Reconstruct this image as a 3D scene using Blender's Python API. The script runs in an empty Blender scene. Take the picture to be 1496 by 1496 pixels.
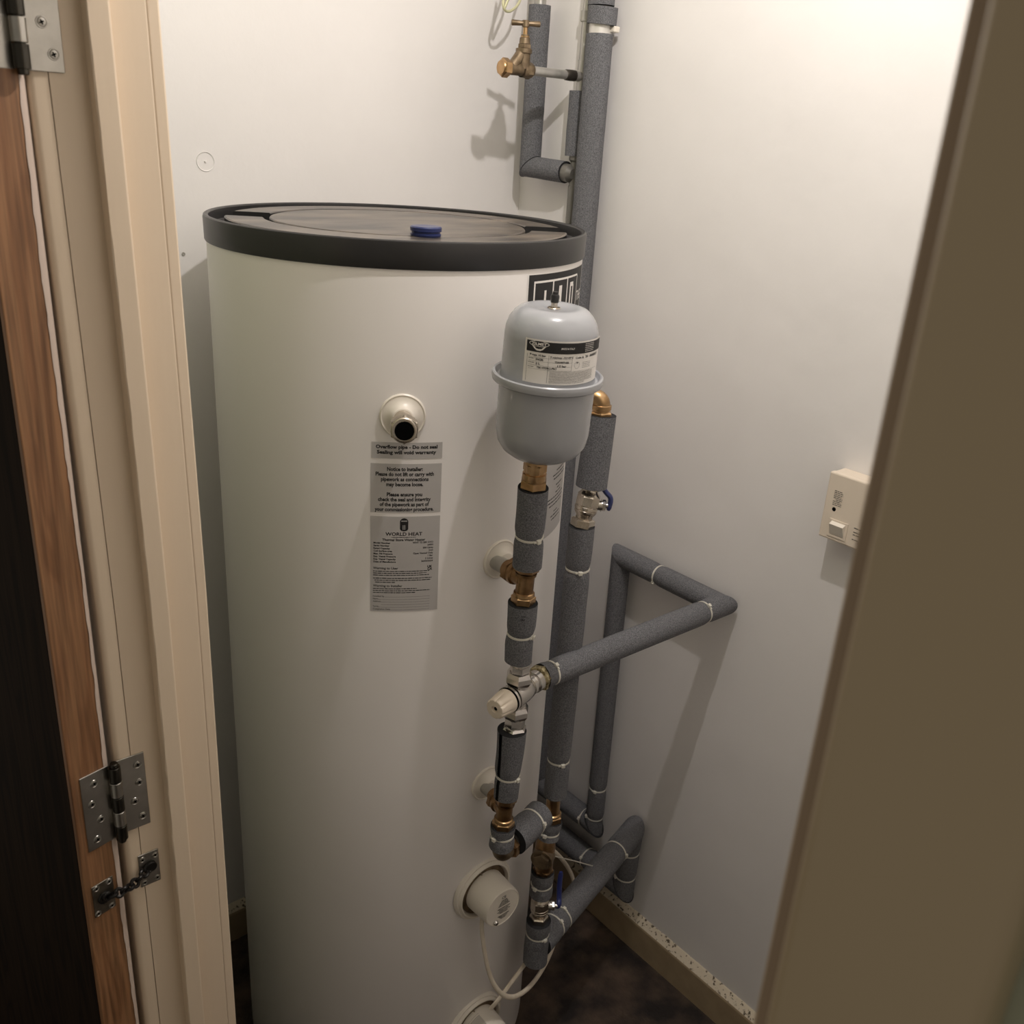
import bpy, bmesh, math, random
from math import sin, cos, tan, radians, pi, sqrt, atan2, degrees
from mathutils import Vector, Matrix
random.seed(7)
C = bpy.context.scene.collection
scene = bpy.context.scene

# ------------------------------------------------------------------ camera
F = 1380.0; H = 1.70
CAM = Vector((0, 0, H))
RM = Matrix(((0.76712941, 0.19657641, -0.61063097),
             (-0.63879433, 0.32129904, -0.69907706),
             (0.05877309, 0.92635017, 0.37204984)))
cd = bpy.data.cameras.new('camera'); cam = bpy.data.objects.new('camera', cd); C.objects.link(cam)
cam.matrix_world = Matrix.Translation(CAM) @ RM.to_4x4()
cd.sensor_width = 36; cd.lens = F / 1496 * 36; cd.clip_start = 0.02
cd.dof.use_dof = True; cd.dof.focus_distance = 1.45; cd.dof.aperture_fstop = 10.5
scene.camera = cam
scene.view_settings.view_transform = 'Standard'; scene.view_settings.look = 'None'
scene.view_settings.gamma = 1; scene.view_settings.use_curve_mapping = False
scene.view_settings.exposure = 0.0
# dim hall light (open hall behind the camera)
w = bpy.data.worlds.new('hall'); scene.world = w; w.use_nodes = True
w.node_tree.nodes['Background'].inputs[0].default_value = (1.0, 0.90, 0.76, 1)
w.node_tree.nodes['Background'].inputs[1].default_value = 0.225
# the cupboard's bulb: a bare lamp under the ceiling, above the tank's front
ld = bpy.data.lights.new('bulb_light', 'POINT'); ld.energy = 19.6; ld.color = (1.0, 0.945, 0.925); ld.shadow_soft_size = 0.014
lo = bpy.data.objects.new('bulb_light', ld); C.objects.link(lo); lo.location = (0.783, 0.682, 2.32)

def ray(px, py):
    return RM @ Vector(((px - 748) / F, -(py - 748) / F, -1.0))
def onx(px, py, x): r = ray(px, py); return CAM + r * (x / r.x)
def ony(px, py, y): r = ray(px, py); return CAM + r * (y / r.y)
def onz(px, py, z): r = ray(px, py); return CAM + r * ((z - H) / r.z)

# ------------------------------------------------------------------ materials
def mat(name, col, rough=0.5, metal=0.0, noise=None, bump=None, col2=None, stops=(0.35, 0.65), stretch=None, coat=0.0, spec=0.5, detail=4):
    m = bpy.data.materials.new(name); m.use_nodes = True
    nt = m.node_tree; b = nt.nodes['Principled BSDF']
    b.inputs['Base Color'].default_value = (*col, 1); b.inputs['Roughness'].default_value = rough
    b.inputs['Metallic'].default_value = metal; b.inputs['Specular IOR Level'].default_value = spec
    b.inputs['Coat Weight'].default_value = coat
    tc = nt.nodes.new('ShaderNodeTexCoord'); mp = nt.nodes.new('ShaderNodeMapping')
    nt.links.new(tc.outputs['Object'], mp.inputs[0])
    if stretch: mp.inputs['Scale'].default_value = stretch
    if col2 is not None:
        n = nt.nodes.new('ShaderNodeTexNoise'); n.inputs['Scale'].default_value = noise; n.inputs['Detail'].default_value = detail
        nt.links.new(mp.outputs[0], n.inputs['Vector'])
        r = nt.nodes.new('ShaderNodeValToRGB')
        r.color_ramp.elements[0].color = (*col, 1); r.color_ramp.elements[1].color = (*col2, 1)
        r.color_ramp.elements[0].position, r.color_ramp.elements[1].position = stops
        nt.links.new(n.outputs['Fac'], r.inputs[0]); nt.links.new(r.outputs[0], b.inputs['Base Color'])
    if bump:
        sc, st, dist = bump
        n2 = nt.nodes.new('ShaderNodeTexNoise'); n2.inputs['Scale'].default_value = sc; n2.inputs['Detail'].default_value = 5
        nt.links.new(mp.outputs[0], n2.inputs['Vector'])
        bp = nt.nodes.new('ShaderNodeBump'); bp.inputs['Strength'].default_value = st; bp.inputs['Distance'].default_value = dist
        nt.links.new(n2.outputs['Fac'], bp.inputs['Height']); nt.links.new(bp.outputs[0], b.inputs['Normal'])
    return m

M = {}
M['wall'] = mat('white_wall_paint', (0.80, 0.77, 0.745), 0.55, noise=5, col2=(0.83, 0.80, 0.775), bump=(14, 0.25, 0.006), detail=6)
M['ceiling'] = mat('ceiling_paint', (0.8, 0.78, 0.75), 0.8)
M['lining_brown'] = mat('brown_lining_paint', (0.37, 0.275, 0.185), 0.5)
M['fit'] = mat('dull_grey_fitting', (0.20, 0.19, 0.17), 0.45, 0.5)
M['doorpaint'] = mat('pinkish_door_paint', (0.60, 0.49, 0.41), 0.45)
M['hall_wall'] = mat('hall_wall_paint', (0.42, 0.44, 0.33), 0.7, bump=(60, 0.1, 0.002))
M['floor'] = mat('dirty_concrete', (0.012, 0.008, 0.006), 0.8, noise=16, col2=(0.095, 0.062, 0.042), stops=(0.38, 0.72), bump=(90, 0.7, 0.006), detail=10)
M['gloss'] = mat('cream_gloss_paint', (0.75, 0.61, 0.45), 0.38, noise=3, col2=(0.79, 0.65, 0.485), bump=(26, 0.12, 0.004), stretch=(1, 1, 0.15))
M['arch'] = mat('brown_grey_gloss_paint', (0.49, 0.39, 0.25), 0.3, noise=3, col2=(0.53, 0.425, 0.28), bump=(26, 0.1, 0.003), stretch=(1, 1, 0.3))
M['skirt'] = mat('skirting_paint', (0.33, 0.25, 0.155), 0.5, noise=30, col2=(0.38, 0.29, 0.18), bump=(60, 0.2, 0.002))
M['skirt_top'] = mat('dusty_skirting_top', (0.09, 0.065, 0.04), 0.7, noise=130, col2=(0.62, 0.54, 0.41), stops=(0.37, 0.44), bump=(120, 0.4, 0.002), detail=10)
M['foam'] = mat('grey_pipe_foam', (0.085, 0.085, 0.090), 0.85, noise=620, col2=(0.20, 0.20, 0.21), bump=(480, 0.55, 0.0016), spec=0.25, detail=3)
M['foam_cut'] = mat('dark_foam_cut', (0.03, 0.03, 0.032), 0.95, bump=(500, 0.4, 0.001), spec=0.1)
M['tank'] = mat('white_tank_coat', (0.86, 0.82, 0.785), 0.36, noise=2.2, col2=(0.88, 0.84, 0.805), bump=(7, 0.04, 0.004), coat=0.0)
M['blackplastic'] = mat('black_plastic', (0.016, 0.015, 0.015), 0.36, bump=(40, 0.08, 0.002))
M['lid'] = mat('dusty_black_plastic', (0.03, 0.027, 0.025), 0.34, noise=8, col2=(0.22, 0.175, 0.135), stops=(0.3, 0.8), bump=(130, 0.10, 0.0008), stretch=(1, 3, 1), detail=8)
M['blue'] = mat('blue_plastic', (0.022, 0.032, 0.115), 0.3)
M['bluedk'] = mat('blue_lever', (0.012, 0.02, 0.12), 0.4)
M['vessel'] = mat('grey_vessel_paint', (0.35, 0.355, 0.37), 0.24, bump=(60, 0.06, 0.001), coat=0.3)
M['brass'] = mat('aged_brass', (0.20, 0.115, 0.055), 0.36, 1.0, noise=60, col2=(0.36, 0.225, 0.115), bump=(200, 0.2, 0.001))
M['brassnew'] = mat('bright_brass', (0.36, 0.225, 0.11), 0.28, 1.0, noise=60, col2=(0.52, 0.34, 0.18), bump=(200, 0.15, 0.0008))
M['brassold'] = mat('dull_brass', (0.15, 0.11, 0.07), 0.45, 0.85, noise=70, col2=(0.26, 0.195, 0.125), bump=(160, 0.35, 0.0012))
M['nickel'] = mat('nickel_plated', (0.50, 0.44, 0.37), 0.25, 1.0, noise=50, col2=(0.62, 0.56, 0.48), bump=(220, 0.15, 0.0008))
M['chrome'] = mat('satin_chrome', (0.66, 0.63, 0.60), 0.24, 1.0, bump=(200, 0.12, 0.0008))
M['steelpipe'] = mat('painted_grey_pipe', (0.40, 0.385, 0.355), 0.38, 0.6, noise=40, col2=(0.48, 0.46, 0.43), stretch=(1, 1, 0.2))
M['darkpipe'] = mat('dark_soldered_copper', (0.07, 0.06, 0.05), 0.45, 0.7)
M['greyplastic'] = mat('grey_clip_plastic', (0.37, 0.35, 0.31), 0.5)
M['white'] = mat('white_plastic', (0.78, 0.72, 0.63), 0.35)
M['tie'] = mat('nylon_tie', (0.66, 0.63, 0.55), 0.4)
M['knob'] = mat('cream_plastic', (0.76, 0.66, 0.54), 0.35)
M['silver'] = mat('silver_label', (0.50, 0.475, 0.455), 0.42, 0.1)
M['ink'] = mat('black_ink', (0.012, 0.011, 0.011), 0.6)
M['inkgrey'] = mat('grey_ink', (0.12, 0.11, 0.10), 0.6)
M['paper'] = mat('white_label', (0.80, 0.765, 0.72), 0.5)
M['hole'] = mat('dark_bore', (0.004, 0.004, 0.004), 0.9, spec=0.0)
M['hinge'] = mat('brushed_steel', (0.42, 0.40, 0.36), 0.30, 1.0, noise=30, col2=(0.52, 0.50, 0.455), bump=(120, 0.15, 0.0006))
M['hingedk'] = mat('tarnished_steel', (0.16, 0.14, 0.11), 0.4, 1.0, noise=60, col2=(0.28, 0.25, 0.2))
M['blacksteel'] = mat('black_steel', (0.02, 0.018, 0.016), 0.35, 0.6)
M['cable'] = mat('white_flex', (0.66, 0.58, 0.46), 0.5, noise=60, col2=(0.74, 0.66, 0.54), stretch=(1, 1, 1))
M['earth'] = mat('brass_wire', (0.62, 0.60, 0.38), 0.3, 0.3)
M['strap'] = mat('foil_strap', (0.72, 0.69, 0.64), 0.35, 0.3)
M['seal'] = mat('jointing_paste', (0.16, 0.12, 0.05), 0.4, 0.5, noise=180, col2=(0.55, 0.47, 0.28), stops=(0.42, 0.6), bump=(200, 0.8, 0.002))
M['knuckle'] = mat('dark_pin_steel', (0.07, 0.065, 0.055), 0.3, 1.0)

def wood(name, c1, c2, c3, rough):
    m = bpy.data.materials.new(name); m.use_nodes = True; nt = m.node_tree; b = nt.nodes['Principled BSDF']
    b.inputs['Roughness'].default_value = rough
    tc = nt.nodes.new('ShaderNodeTexCoord'); mp = nt.nodes.new('ShaderNodeMapping'); mp.inputs['Scale'].default_value = (30, 30, 2.6)
    nt.links.new(tc.outputs['Object'], mp.inputs[0])
    n = nt.nodes.new('ShaderNodeTexNoise'); n.inputs['Scale'].default_value = 1.1; n.inputs['Detail'].default_value = 2; n.inputs['Distortion'].default_value = 0.6
    nt.links.new(mp.outputs[0], n.inputs['Vector'])
    wv = nt.nodes.new('ShaderNodeMath'); wv.operation = 'MULTIPLY'; wv.inputs[1].default_value = 30
    nt.links.new(n.outputs['Fac'], wv.inputs[0])
    sn = nt.nodes.new('ShaderNodeMath'); sn.operation = 'SINE'; nt.links.new(wv.outputs[0], sn.inputs[0])
    mr = nt.nodes.new('ShaderNodeMapRange'); mr.inputs[1].default_value = -1; mr.inputs[2].default_value = 1
    nt.links.new(sn.outputs[0], mr.inputs[0])
    r = nt.nodes.new('ShaderNodeValToRGB'); e = r.color_ramp.elements
    e[0].color = (*c1, 1); e[0].position = 0.0; e[1].color = (*c2, 1); e[1].position = 0.25
    x = e.new(0.9); x.color = (*c3, 1)
    nt.links.new(mr.outputs[0], r.inputs[0])
    mp2 = nt.nodes.new('ShaderNodeMapping'); mp2.inputs['Scale'].default_value = (260, 260, 9); nt.links.new(tc.outputs['Object'], mp2.inputs[0])
    n2 = nt.nodes.new('ShaderNodeTexNoise'); n2.inputs['Scale'].default_value = 1; n2.inputs['Detail'].default_value = 4; nt.links.new(mp2.outputs[0], n2.inputs['Vector'])
    r2 = nt.nodes.new('ShaderNodeMapRange'); r2.inputs[1].default_value = 0.3; r2.inputs[2].default_value = 0.62; r2.inputs[3].default_value = 0.55; r2.inputs[4].default_value = 1.0
    nt.links.new(n2.outputs['Fac'], r2.inputs[0])
    mx = nt.nodes.new('ShaderNodeMix'); mx.data_type = 'RGBA'; mx.blend_type = 'MULTIPLY'; mx.inputs[0].default_value = 1
    nt.links.new(r.outputs[0], mx.inputs['A']); nt.links.new(r2.outputs[0], mx.inputs['B'])
    nt.links.new(mx.outputs['Result'], b.inputs['Base Color'])
    return m
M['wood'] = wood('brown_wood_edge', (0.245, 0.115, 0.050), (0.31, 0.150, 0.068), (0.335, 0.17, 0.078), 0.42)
_wd = wood('shaded_dark_veneer', (0.010, 0.0055, 0.003), (0.018, 0.009, 0.0045), (0.022, 0.012, 0.006), 0.7); _wd.node_tree.nodes['Principled BSDF'].inputs['Specular IOR Level'].default_value = 0.12; M['woodshade'] = _wd  # door face: unlit side of the edge wood, shade and darker varnish in its colour

# ------------------------------------------------------------------ mesh helpers
def frame(axis, up=None):
    z = Vector(axis).normalized()
    a = Vector(up) if up is not None else (Vector((0, 0, 1)) if abs(z.z) < 0.9 else Vector((-0.68, -0.73, 0)))
    x = (a - z * a.dot(z)).normalized()
    return Matrix((x, z.cross(x), z)).transposed()

def lathe(bm, prof, o, axis, seg=32, up=None, phase=0.0, smooth=True):
    """prof: list of (distance along axis, radius); r=0 closes the end."""
    fr = frame(axis, up); o = Vector(o); rings = []
    for t, r in prof:
        if r <= 1e-6: rings.append([bm.verts.new(o + fr @ Vector((0, 0, t)))])
        else: rings.append([bm.verts.new(o + fr @ Vector((r * cos(phase + 2 * pi * k / seg), r * sin(phase + 2 * pi * k / seg), t))) for k in range(seg)])
    for a, b in zip(rings, rings[1:]):
        for k in range(seg):
            k2 = (k + 1) % seg
            vs = [a[k if len(a) > 1 else 0], a[k2 if len(a) > 1 else 0], b[k2 if len(b) > 1 else 0], b[k if len(b) > 1 else 0]]
            u = []
            for v in vs:
                if v not in u: u.append(v)
            if len(u) > 2:
                f = bm.faces.new(u); f.smooth = smooth
    return rings

def cyl(bm, p0, p1, r, seg=24, bev=0.0008, r2=None):
    p0, p1 = Vector(p0), Vector(p1); L = (p1 - p0).length; r2 = r if r2 is None else r2
    lathe(bm, [(0, 0), (0, r - bev), (bev, r), (L - bev, r2), (L, r2 - bev), (L, 0)], p0, p1 - p0, seg)

def hexn(bm, p0, p1, r, up=None, phase=0.0, bev=0.16):
    """hexagonal nut with chamfered ends; r = corner radius"""
    p0, p1 = Vector(p0), Vector(p1); L = (p1 - p0).length; c = r * 0.866
    lathe(bm, [(0, 0), (0, c * 0.97), (L * bev, r), (L * (1 - bev), r), (L, c * 0.97), (L, 0)], p0, p1 - p0, 6, up, phase, smooth=False)

def box(bm, lo, hi, bev=0.0, mtx=None):
    lo, hi = Vector(lo), Vector(hi)
    vs = [Vector((x, y, z)) for x in (lo.x, hi.x) for y in (lo.y, hi.y) for z in (lo.z, hi.z)]
    b2 = bmesh.new(); v = [b2.verts.new(p) for p in vs]
    for f in ((0, 1, 3, 2), (4, 6, 7, 5), (0, 4, 5, 1), (2, 3, 7, 6), (0, 2, 6, 4), (1, 5, 7, 3)): b2.faces.new([v[i] for i in f])
    if bev: bmesh.ops.bevel(b2, geom=b2.edges[:], offset=bev, segments=2, affect='EDGES', profile=0.5)
    if mtx is not None: b2.transform(mtx)
    me = bpy.data.meshes.new('t'); b2.to_mesh(me); b2.free(); bm.from_mesh(me); bpy.data.meshes.remove(me)

def catmull(pts, n=8):
    P = [Vector(p) for p in pts]; P = [P[0] * 2 - P[1]] + P + [P[-1] * 2 - P[-2]]; out = []
    for i in range(1, len(P) - 2):
        for k in range(n):
            t = k / n; a, b, c, d = P[i - 1:i + 3]
            out.append(0.5 * ((2 * b) + (c - a) * t + (2 * a - 5 * b + 4 * c - d) * t * t + (3 * b - a - 3 * c + d) * t ** 3))
    out.append(P[-2]); return out

def sweep(bm, pts, r, seg=16, cap=True, flat=1.0, smooth=True):
    pts = [Vector(p) for p in pts]; rings = []; nrm = None
    for i, p in enumerate(pts):
        d = (pts[min(i + 1, len(pts) - 1)] - pts[max(i - 1, 0)]).normalized()
        if nrm is None: nrm = frame(d).col[0].copy()
        nrm = (nrm - d * nrm.dot(d)).normalized(); bn = d.cross(nrm)
        rr = r[i] if isinstance(r, (list, tuple)) else r
        rings.append([bm.verts.new(p + nrm * rr * cos(2 * pi * k / seg) + bn * rr * flat * sin(2 * pi * k / seg)) for k in range(seg)])
    for a, b in zip(rings, rings[1:]):
        for k in range(seg):
            f = bm.faces.new((a[k], a[(k + 1) % seg], b[(k + 1) % seg], b[k])); f.smooth = smooth
    if cap: bm.faces.new(rings[0][::-1]); bm.faces.new(rings[-1])
    return rings

def root_of(o):
    while o.parent: o = o.parent
    return o

def obj(name, bm, m, parent=None, origin=None):
    if isinstance(bm, bmesh.types.BMesh):
        if origin is None and parent is None:
            xs = [v.co for v in bm.verts]
            origin = Vector(((min(v.x for v in xs) + max(v.x for v in xs)) / 2, (min(v.y for v in xs) + max(v.y for v in xs)) / 2, min(v.z for v in xs)))
        org = Vector(origin) if parent is None else root_of(parent)['_o_']
        org = Vector(org)
        bmesh.ops.recalc_face_normals(bm, faces=bm.faces[:]) if not bm.faces or len(bm.faces) < 60000 else None
        bm.edges.ensure_lookup_table()
        for e in bm.edges:
            if len(e.link_faces) == 2 and e.calc_face_angle(0) > 0.62: e.smooth = False
        bm.transform(Matrix.Translation(-org))
        me = bpy.data.meshes.new(name); bm.to_mesh(me); bm.free()
    ms = m if isinstance(m, (list, tuple)) else [m]
    for k in ms: me.materials.append(k)
    o = bpy.data.objects.new(name, me); C.objects.link(o)
    if parent is None: o.location = org; o['_o_'] = tuple(org)
    else: o.parent = parent
    return o

def thing(name, label, cat, loc, group=None):
    o = bpy.data.objects.new(name, None); C.objects.link(o); o.location = loc; o.empty_display_size = 0.02
    o['label'] = label; o['category'] = cat; o['_o_'] = tuple(loc)
    if group: o['group'] = group
    return o
def tag(o, label, cat, group=None):
    o['label'] = label; o['category'] = cat
    if group: o['group'] = group
    return o
def struct(name, bm, m, parent=None):
    o = obj(name, bm, m, parent)
    if parent is None: o['kind'] = 'structure'
    return o
def nb(): return bmesh.new()
def prism(bm, poly, z0, z1, rings=(), jit=None, shear=None):
    zs = [z0] + [z for z in rings if z0 < z < z1] + [z1]; R_ = []
    for z in zs:
        ring = []
        for i, (x, y) in enumerate(poly):
            dx = dy = 0
            if jit and i in jit: dx = random.uniform(-1, 1) * jit[i][0]; dy = random.uniform(-1, 1) * jit[i][1]
            if shear: dx += shear(z)
            ring.append(bm.verts.new((x + dx, y + dy, z)))
        R_.append(ring)
    n = len(poly)
    for a, b in zip(R_, R_[1:]):
        for k in range(n): bm.faces.new((a[k], a[(k + 1) % n], b[(k + 1) % n], b[k]))
    bm.faces.new(R_[0][::-1]); bm.faces.new(R_[-1])

# text in a mapped surface --------------------------------------------------
_tc = {}
def text_geo(s, bold=0.0):
    k = (s, bold)
    if k not in _tc:
        cu = bpy.data.curves.new('t', 'FONT'); cu.body = s; cu.resolution_u = 2; cu.offset = bold; cu.size = 1.0
        o = bpy.data.objects.new('t', cu); C.objects.link(o); dg = bpy.context.evaluated_depsgraph_get()
        me = bpy.data.meshes.new_from_object(o.evaluated_get(dg))
        vs = [(v.co.x, v.co.y) for v in me.vertices]; fs = [tuple(p.vertices) for p in me.polygons]
        bpy.data.objects.remove(o); bpy.data.curves.remove(cu); bpy.data.meshes.remove(me)
        x0 = min(v[0] for v in vs); x1 = max(v[0] for v in vs)
        _tc[k] = ([(x - x0, y) for x, y in vs], fs, x1 - x0)
    return _tc[k]
def put_text(bm, fmap, s, u, v, h, width=None, align='l', bold=0.0, wscale=1.0, off=0.0005, rot=False):
    """h = size; width fits the line into that width"""
    vs, fs, wd = text_geo(s, bold)
    sx = h * wscale if width is None else width / wd
    tw = wd * sx; ox = u - (tw / 2 if align == 'c' else tw if align == 'r' else 0)
    if rot: nv = [bm.verts.new(fmap(u - y * h, v + x * sx, off)) for x, y in vs]
    else: nv = [bm.verts.new(fmap(ox + x * sx, v + y * h, off)) for x, y in vs]
    for f in fs:
        try: bm.faces.new([nv[i] for i in f])
        except ValueError: pass
def rect(bm, fmap, u0, v0, u1, v1, off=0.0005, n=None):
    n = n or max(1, int(abs(u1 - u0) / 0.006))
    row = [(bm.verts.new(fmap(u0 + (u1 - u0) * k / n, v0, off)), bm.verts.new(fmap(u0 + (u1 - u0) * k / n, v1, off))) for k in range(n + 1)]
    for a, b in zip(row, row[1:]):
        f = bm.faces.new((a[0], b[0], b[1], a[1])); f.smooth = True
def poly2(bm, fmap, pts, off=0.0006):
    bm.faces.new([bm.verts.new(fmap(u, v, off)) for u, v in pts])
def wordbars(bm, fmap, u0, u1, v, h, off=0.0005):
    """a line of print too small to read: a broken row of short dashes"""
    u = u0
    while u < u1:
        w_ = random.uniform(1.2, 5) * h
        rect(bm, fmap, u, v, min(u + w_, u1), v + h * random.uniform(0.8, 1.0), off, 1); u += w_ + h * 0.55

# ------------------------------------------------------------------ the room
WX, WY = 1.34, 1.575; CZ = 2.56; NY = -0.12
def sh(z): return -0.0112 * max(0, z - 1.2)
b = nb(); box(b, (-0.9, -1.3, -0.05), (WX + 0.1, WY + 0.6, 0)); struct('floor', b, M['floor'])
b = nb(); box(b, (0.285, WY, 0), (WX + 0.1, WY + 0.1, CZ)); struct('wall_left', b, M['wall'])
b = nb(); box(b, (WX, NY - 0.1, 0), (WX + 0.1, WY, CZ)); struct('wall_right', b, M['wall'])
b = nb(); box(b, (0.358, NY - 0.1, 0), (WX, NY, CZ)); struct('wall_back', b, M['wall'])
b = nb(); box(b, (0.2674, NY - 0.1, CZ), (WX + 0.1, WY + 0.1, CZ + 0.08)); struct('ceiling', b, M['ceiling'])
b = nb()
box(b, (0.2675, 0.966, 0), (0.358, WY, CZ)); box(b, (0.2675, -1.3, 0), (0.358, 0.107, CZ)); box(b, (0.2675, 0.107, 2.035), (0.358, 0.966, CZ))
struct('wall_front', b, [M['hall_wall']])
# left door lining with its stop and back bead
RI = [0.02 * k for k in range(1, 101)]
RC = [0.4, 0.8, 1.2, 1.6]
b = nb(); prism(b, [(0.2680, 0.935), (0.3555, 0.935), (0.3568, 0.9354), (0.3572, 0.9364), (0.3572, 0.9655), (0.2680, 0.9655)], 0, 2.0, RC, shear=sh)
lin = struct('trim_1', b, M['gloss'])
b = nb(); prism(b, [(0.3000, 0.9349), (0.3000, 0.9192), (0.3008, 0.9182), (0.3175, 0.9180), (0.3190, 0.9186), (0.3197, 0.9202), (0.3197, 0.9349)], 0, 2.0, RI, jit={1: (0.0006, 0.0004), 2: (0.0004, 0.0001)}, shear=sh)
obj('door_stop', b, M['gloss'], lin)
b = nb(); prism(b, [(0.3575, 0.9655), (0.3575, 0.9362), (0.3585, 0.9358), (0.3672, 0.9358), (0.3688, 0.9368), (0.3690, 0.9655)], 0, 2.0, RC, shear=sh)
obj('edge_bead', b, M['gloss'], lin)
def arch(name, y0, y1, s=1):
    b = nb(); p = []
    r = 0.006
    for k in range(5):
        a = pi / 2 * k / 4; p.append((0.2505 + r - r * sin(a), y0 + s * (r - r * cos(a))))
    for k in range(5):
        a = pi / 2 * k / 4; p.append((0.2505 + r - r * cos(a), y1 - s * (r - r * sin(a))))
    p += [(0.2672, y1), (0.2672, y0)]
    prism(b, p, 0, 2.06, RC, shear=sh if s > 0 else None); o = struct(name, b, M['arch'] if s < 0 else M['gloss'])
    for f in o.data.polygons: f.use_smooth = abs(f.normal.z) < 0.5
    return o
arch('trim_2', 0.9352, 1.003)
arch('trim_3', 0.1268, 0.0575, -1)
b = nb(); prism(b, [(0.2680, 0.138), (0.3690, 0.138), (0.3690, 0.1085), (0.2680, 0.1085)], 0, 2.0); l4 = struct('trim_4', b, M['lining_brown'])
b = nb(); prism(b, [(0.300, 0.138), (0.3197, 0.138), (0.3197, 0.155), (0.300, 0.155)], 0, 2.0); obj('door_stop', b, M['gloss'], l4)
b = nb(); box(b, (0.268, 0.1085, 2.0), (0.369, 0.9655, 2.03)); l5 = struct('trim_5', b, M['gloss'])
b = nb(); box(b, (0.2505, 0.0575, 2.0605), (0.2672, 1.003, 2.13), 0.003); struct('trim_6', b, M['gloss'])
# skirting on the right wall and left wall
def skirting(name, o, d, n, L):
    """board with a sloped dusty top; o corner at wall, d along, n out of wall"""
    o, d, n = Vector(o), Vector(d), Vector(n); b = nb(); b2 = nb()
    pr = [(0, 0), (0.018, 0), (0.018, 0.073), (0.0165, 0.0765), (0.0, 0.0765)]
    A = [b.verts.new(o + n * x + Vector((0, 0, z))) for x, z in pr]; B = [b.verts.new(o + d * L + n * x + Vector((0, 0, z))) for x, z in pr]
    for k in range(5): b.faces.new((A[k], A[(k + 1) % 5], B[(k + 1) % 5], B[k]))
    b.faces.new(A); b.faces.new(B[::-1])
    N = 60; rows = []
    for k in range(N + 1):
        p = o + d * (L * k / N); j = random.uniform(-0.0012, 0.0012)
        rows.append([b2.verts.new(p + n * 0.0163 + Vector((0, 0, 0.0768))), b2.verts.new(p + n * 0.0020 + Vector((0, 0, 0.0885 + j))), b2.verts.new(p + Vector((0, 0, 0.0895 + j)))])
    for r0, r1 in zip(rows, rows[1:]):
        for k in range(2): b2.faces.new((r0[k], r1[k], r1[k + 1], r0[k + 1]))
    s = struct(name, b, M['skirt']); obj('top_edge', b2, M['skirt_top'], s)
skirting('baseboard_right', (WX, NY, 0), (0, 1, 0), (-1, 0, 0), WY - NY)
skirting('baseboard_left', (0.36, WY, 0), (1, 0, 0), (0, -1, 0), WX - 0.36 - 0.018)

# ceiling lamp holder above the bulb (out of the frame)
t = thing('ceiling_lamp', 'bare bulb holder on the cupboard ceiling above the tank', 'lamp', (0.783, 0.682, CZ))
b = nb(); lathe(b, [(0, 0), (0, 0.045), (-0.012, 0.043), (-0.02, 0.03), (-0.02, 0)], (0.783, 0.682, CZ), (0, 0, 1)); obj('ceiling_rose', b, M['white'], t)
b = nb(); lathe(b, [(-0.02, 0), (-0.02, 0.004), (-0.16, 0.004), (-0.165, 0.018), (-0.215, 0.019), (-0.22, 0.016), (-0.22, 0)], (0.783, 0.682, CZ), (0, 0, 1)); obj('bulb_holder', b, M['white'], t)

# ------------------------------------------------------------------ door, hinges, closer
KP = Vector((0.2455, 0.93, 0)); ED = Vector((sin(radians(257)), cos(radians(257)), 0)); BD = Vector((sin(radians(-13)), cos(radians(-13)), 0))
ND = -BD                                              # outward normal of the hinge edge
P0 = KP + BD * 0.0035
def dm(e, bd, z): return P0 + ED * e + BD * bd + Vector((0, 0, z))
def dbox(bm, e0, e1, b0, b1, z0, z1, bev=0):
    mtx = Matrix(((ED.x, BD.x, 0, P0.x), (ED.y, BD.y, 0, P0.y), (0, 0, 1, 0), (0, 0, 0, 1)))
    box(bm, (e0, b0, z0), (e1, b1, z1), bev, mtx)
b = nb(); dbox(b, 0.0052, 0.0475, 0.0072, 0.76, 0.012, 1.985); door = struct('door_1', b, M['woodshade'])
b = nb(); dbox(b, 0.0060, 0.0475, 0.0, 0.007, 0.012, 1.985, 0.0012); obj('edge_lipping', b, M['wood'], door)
b = nb(); rows = []
for k in range(201):                                   # painted face wrapping round the corner, ragged where the paint stops
    z = 0.012 + 1.973 * k / 200; j = random.uniform(-0.0006, 0.0006) + 0.0012 * sin(z * 9) 
    pr = [(0.0082 + j, -0.0006), (0.0062, -0.0004), (0.0036, 0.0009), (0.0014, 0.0032), (0.0003, 0.0060), (0.0, 0.009), (0.0, 0.3), (0.0, 0.76)]
    rows.append([b.verts.new(dm(e, d_, z)) for e, d_ in pr])
for r0, r1 in zip(rows, rows[1:]):
    for k in range(len(r0) - 1):
        f = b.faces.new((r0[k], r0[k + 1], r1[k + 1], r1[k])); f.smooth = True
sk = obj('painted_face', b, M['doorpaint'], door)

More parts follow.
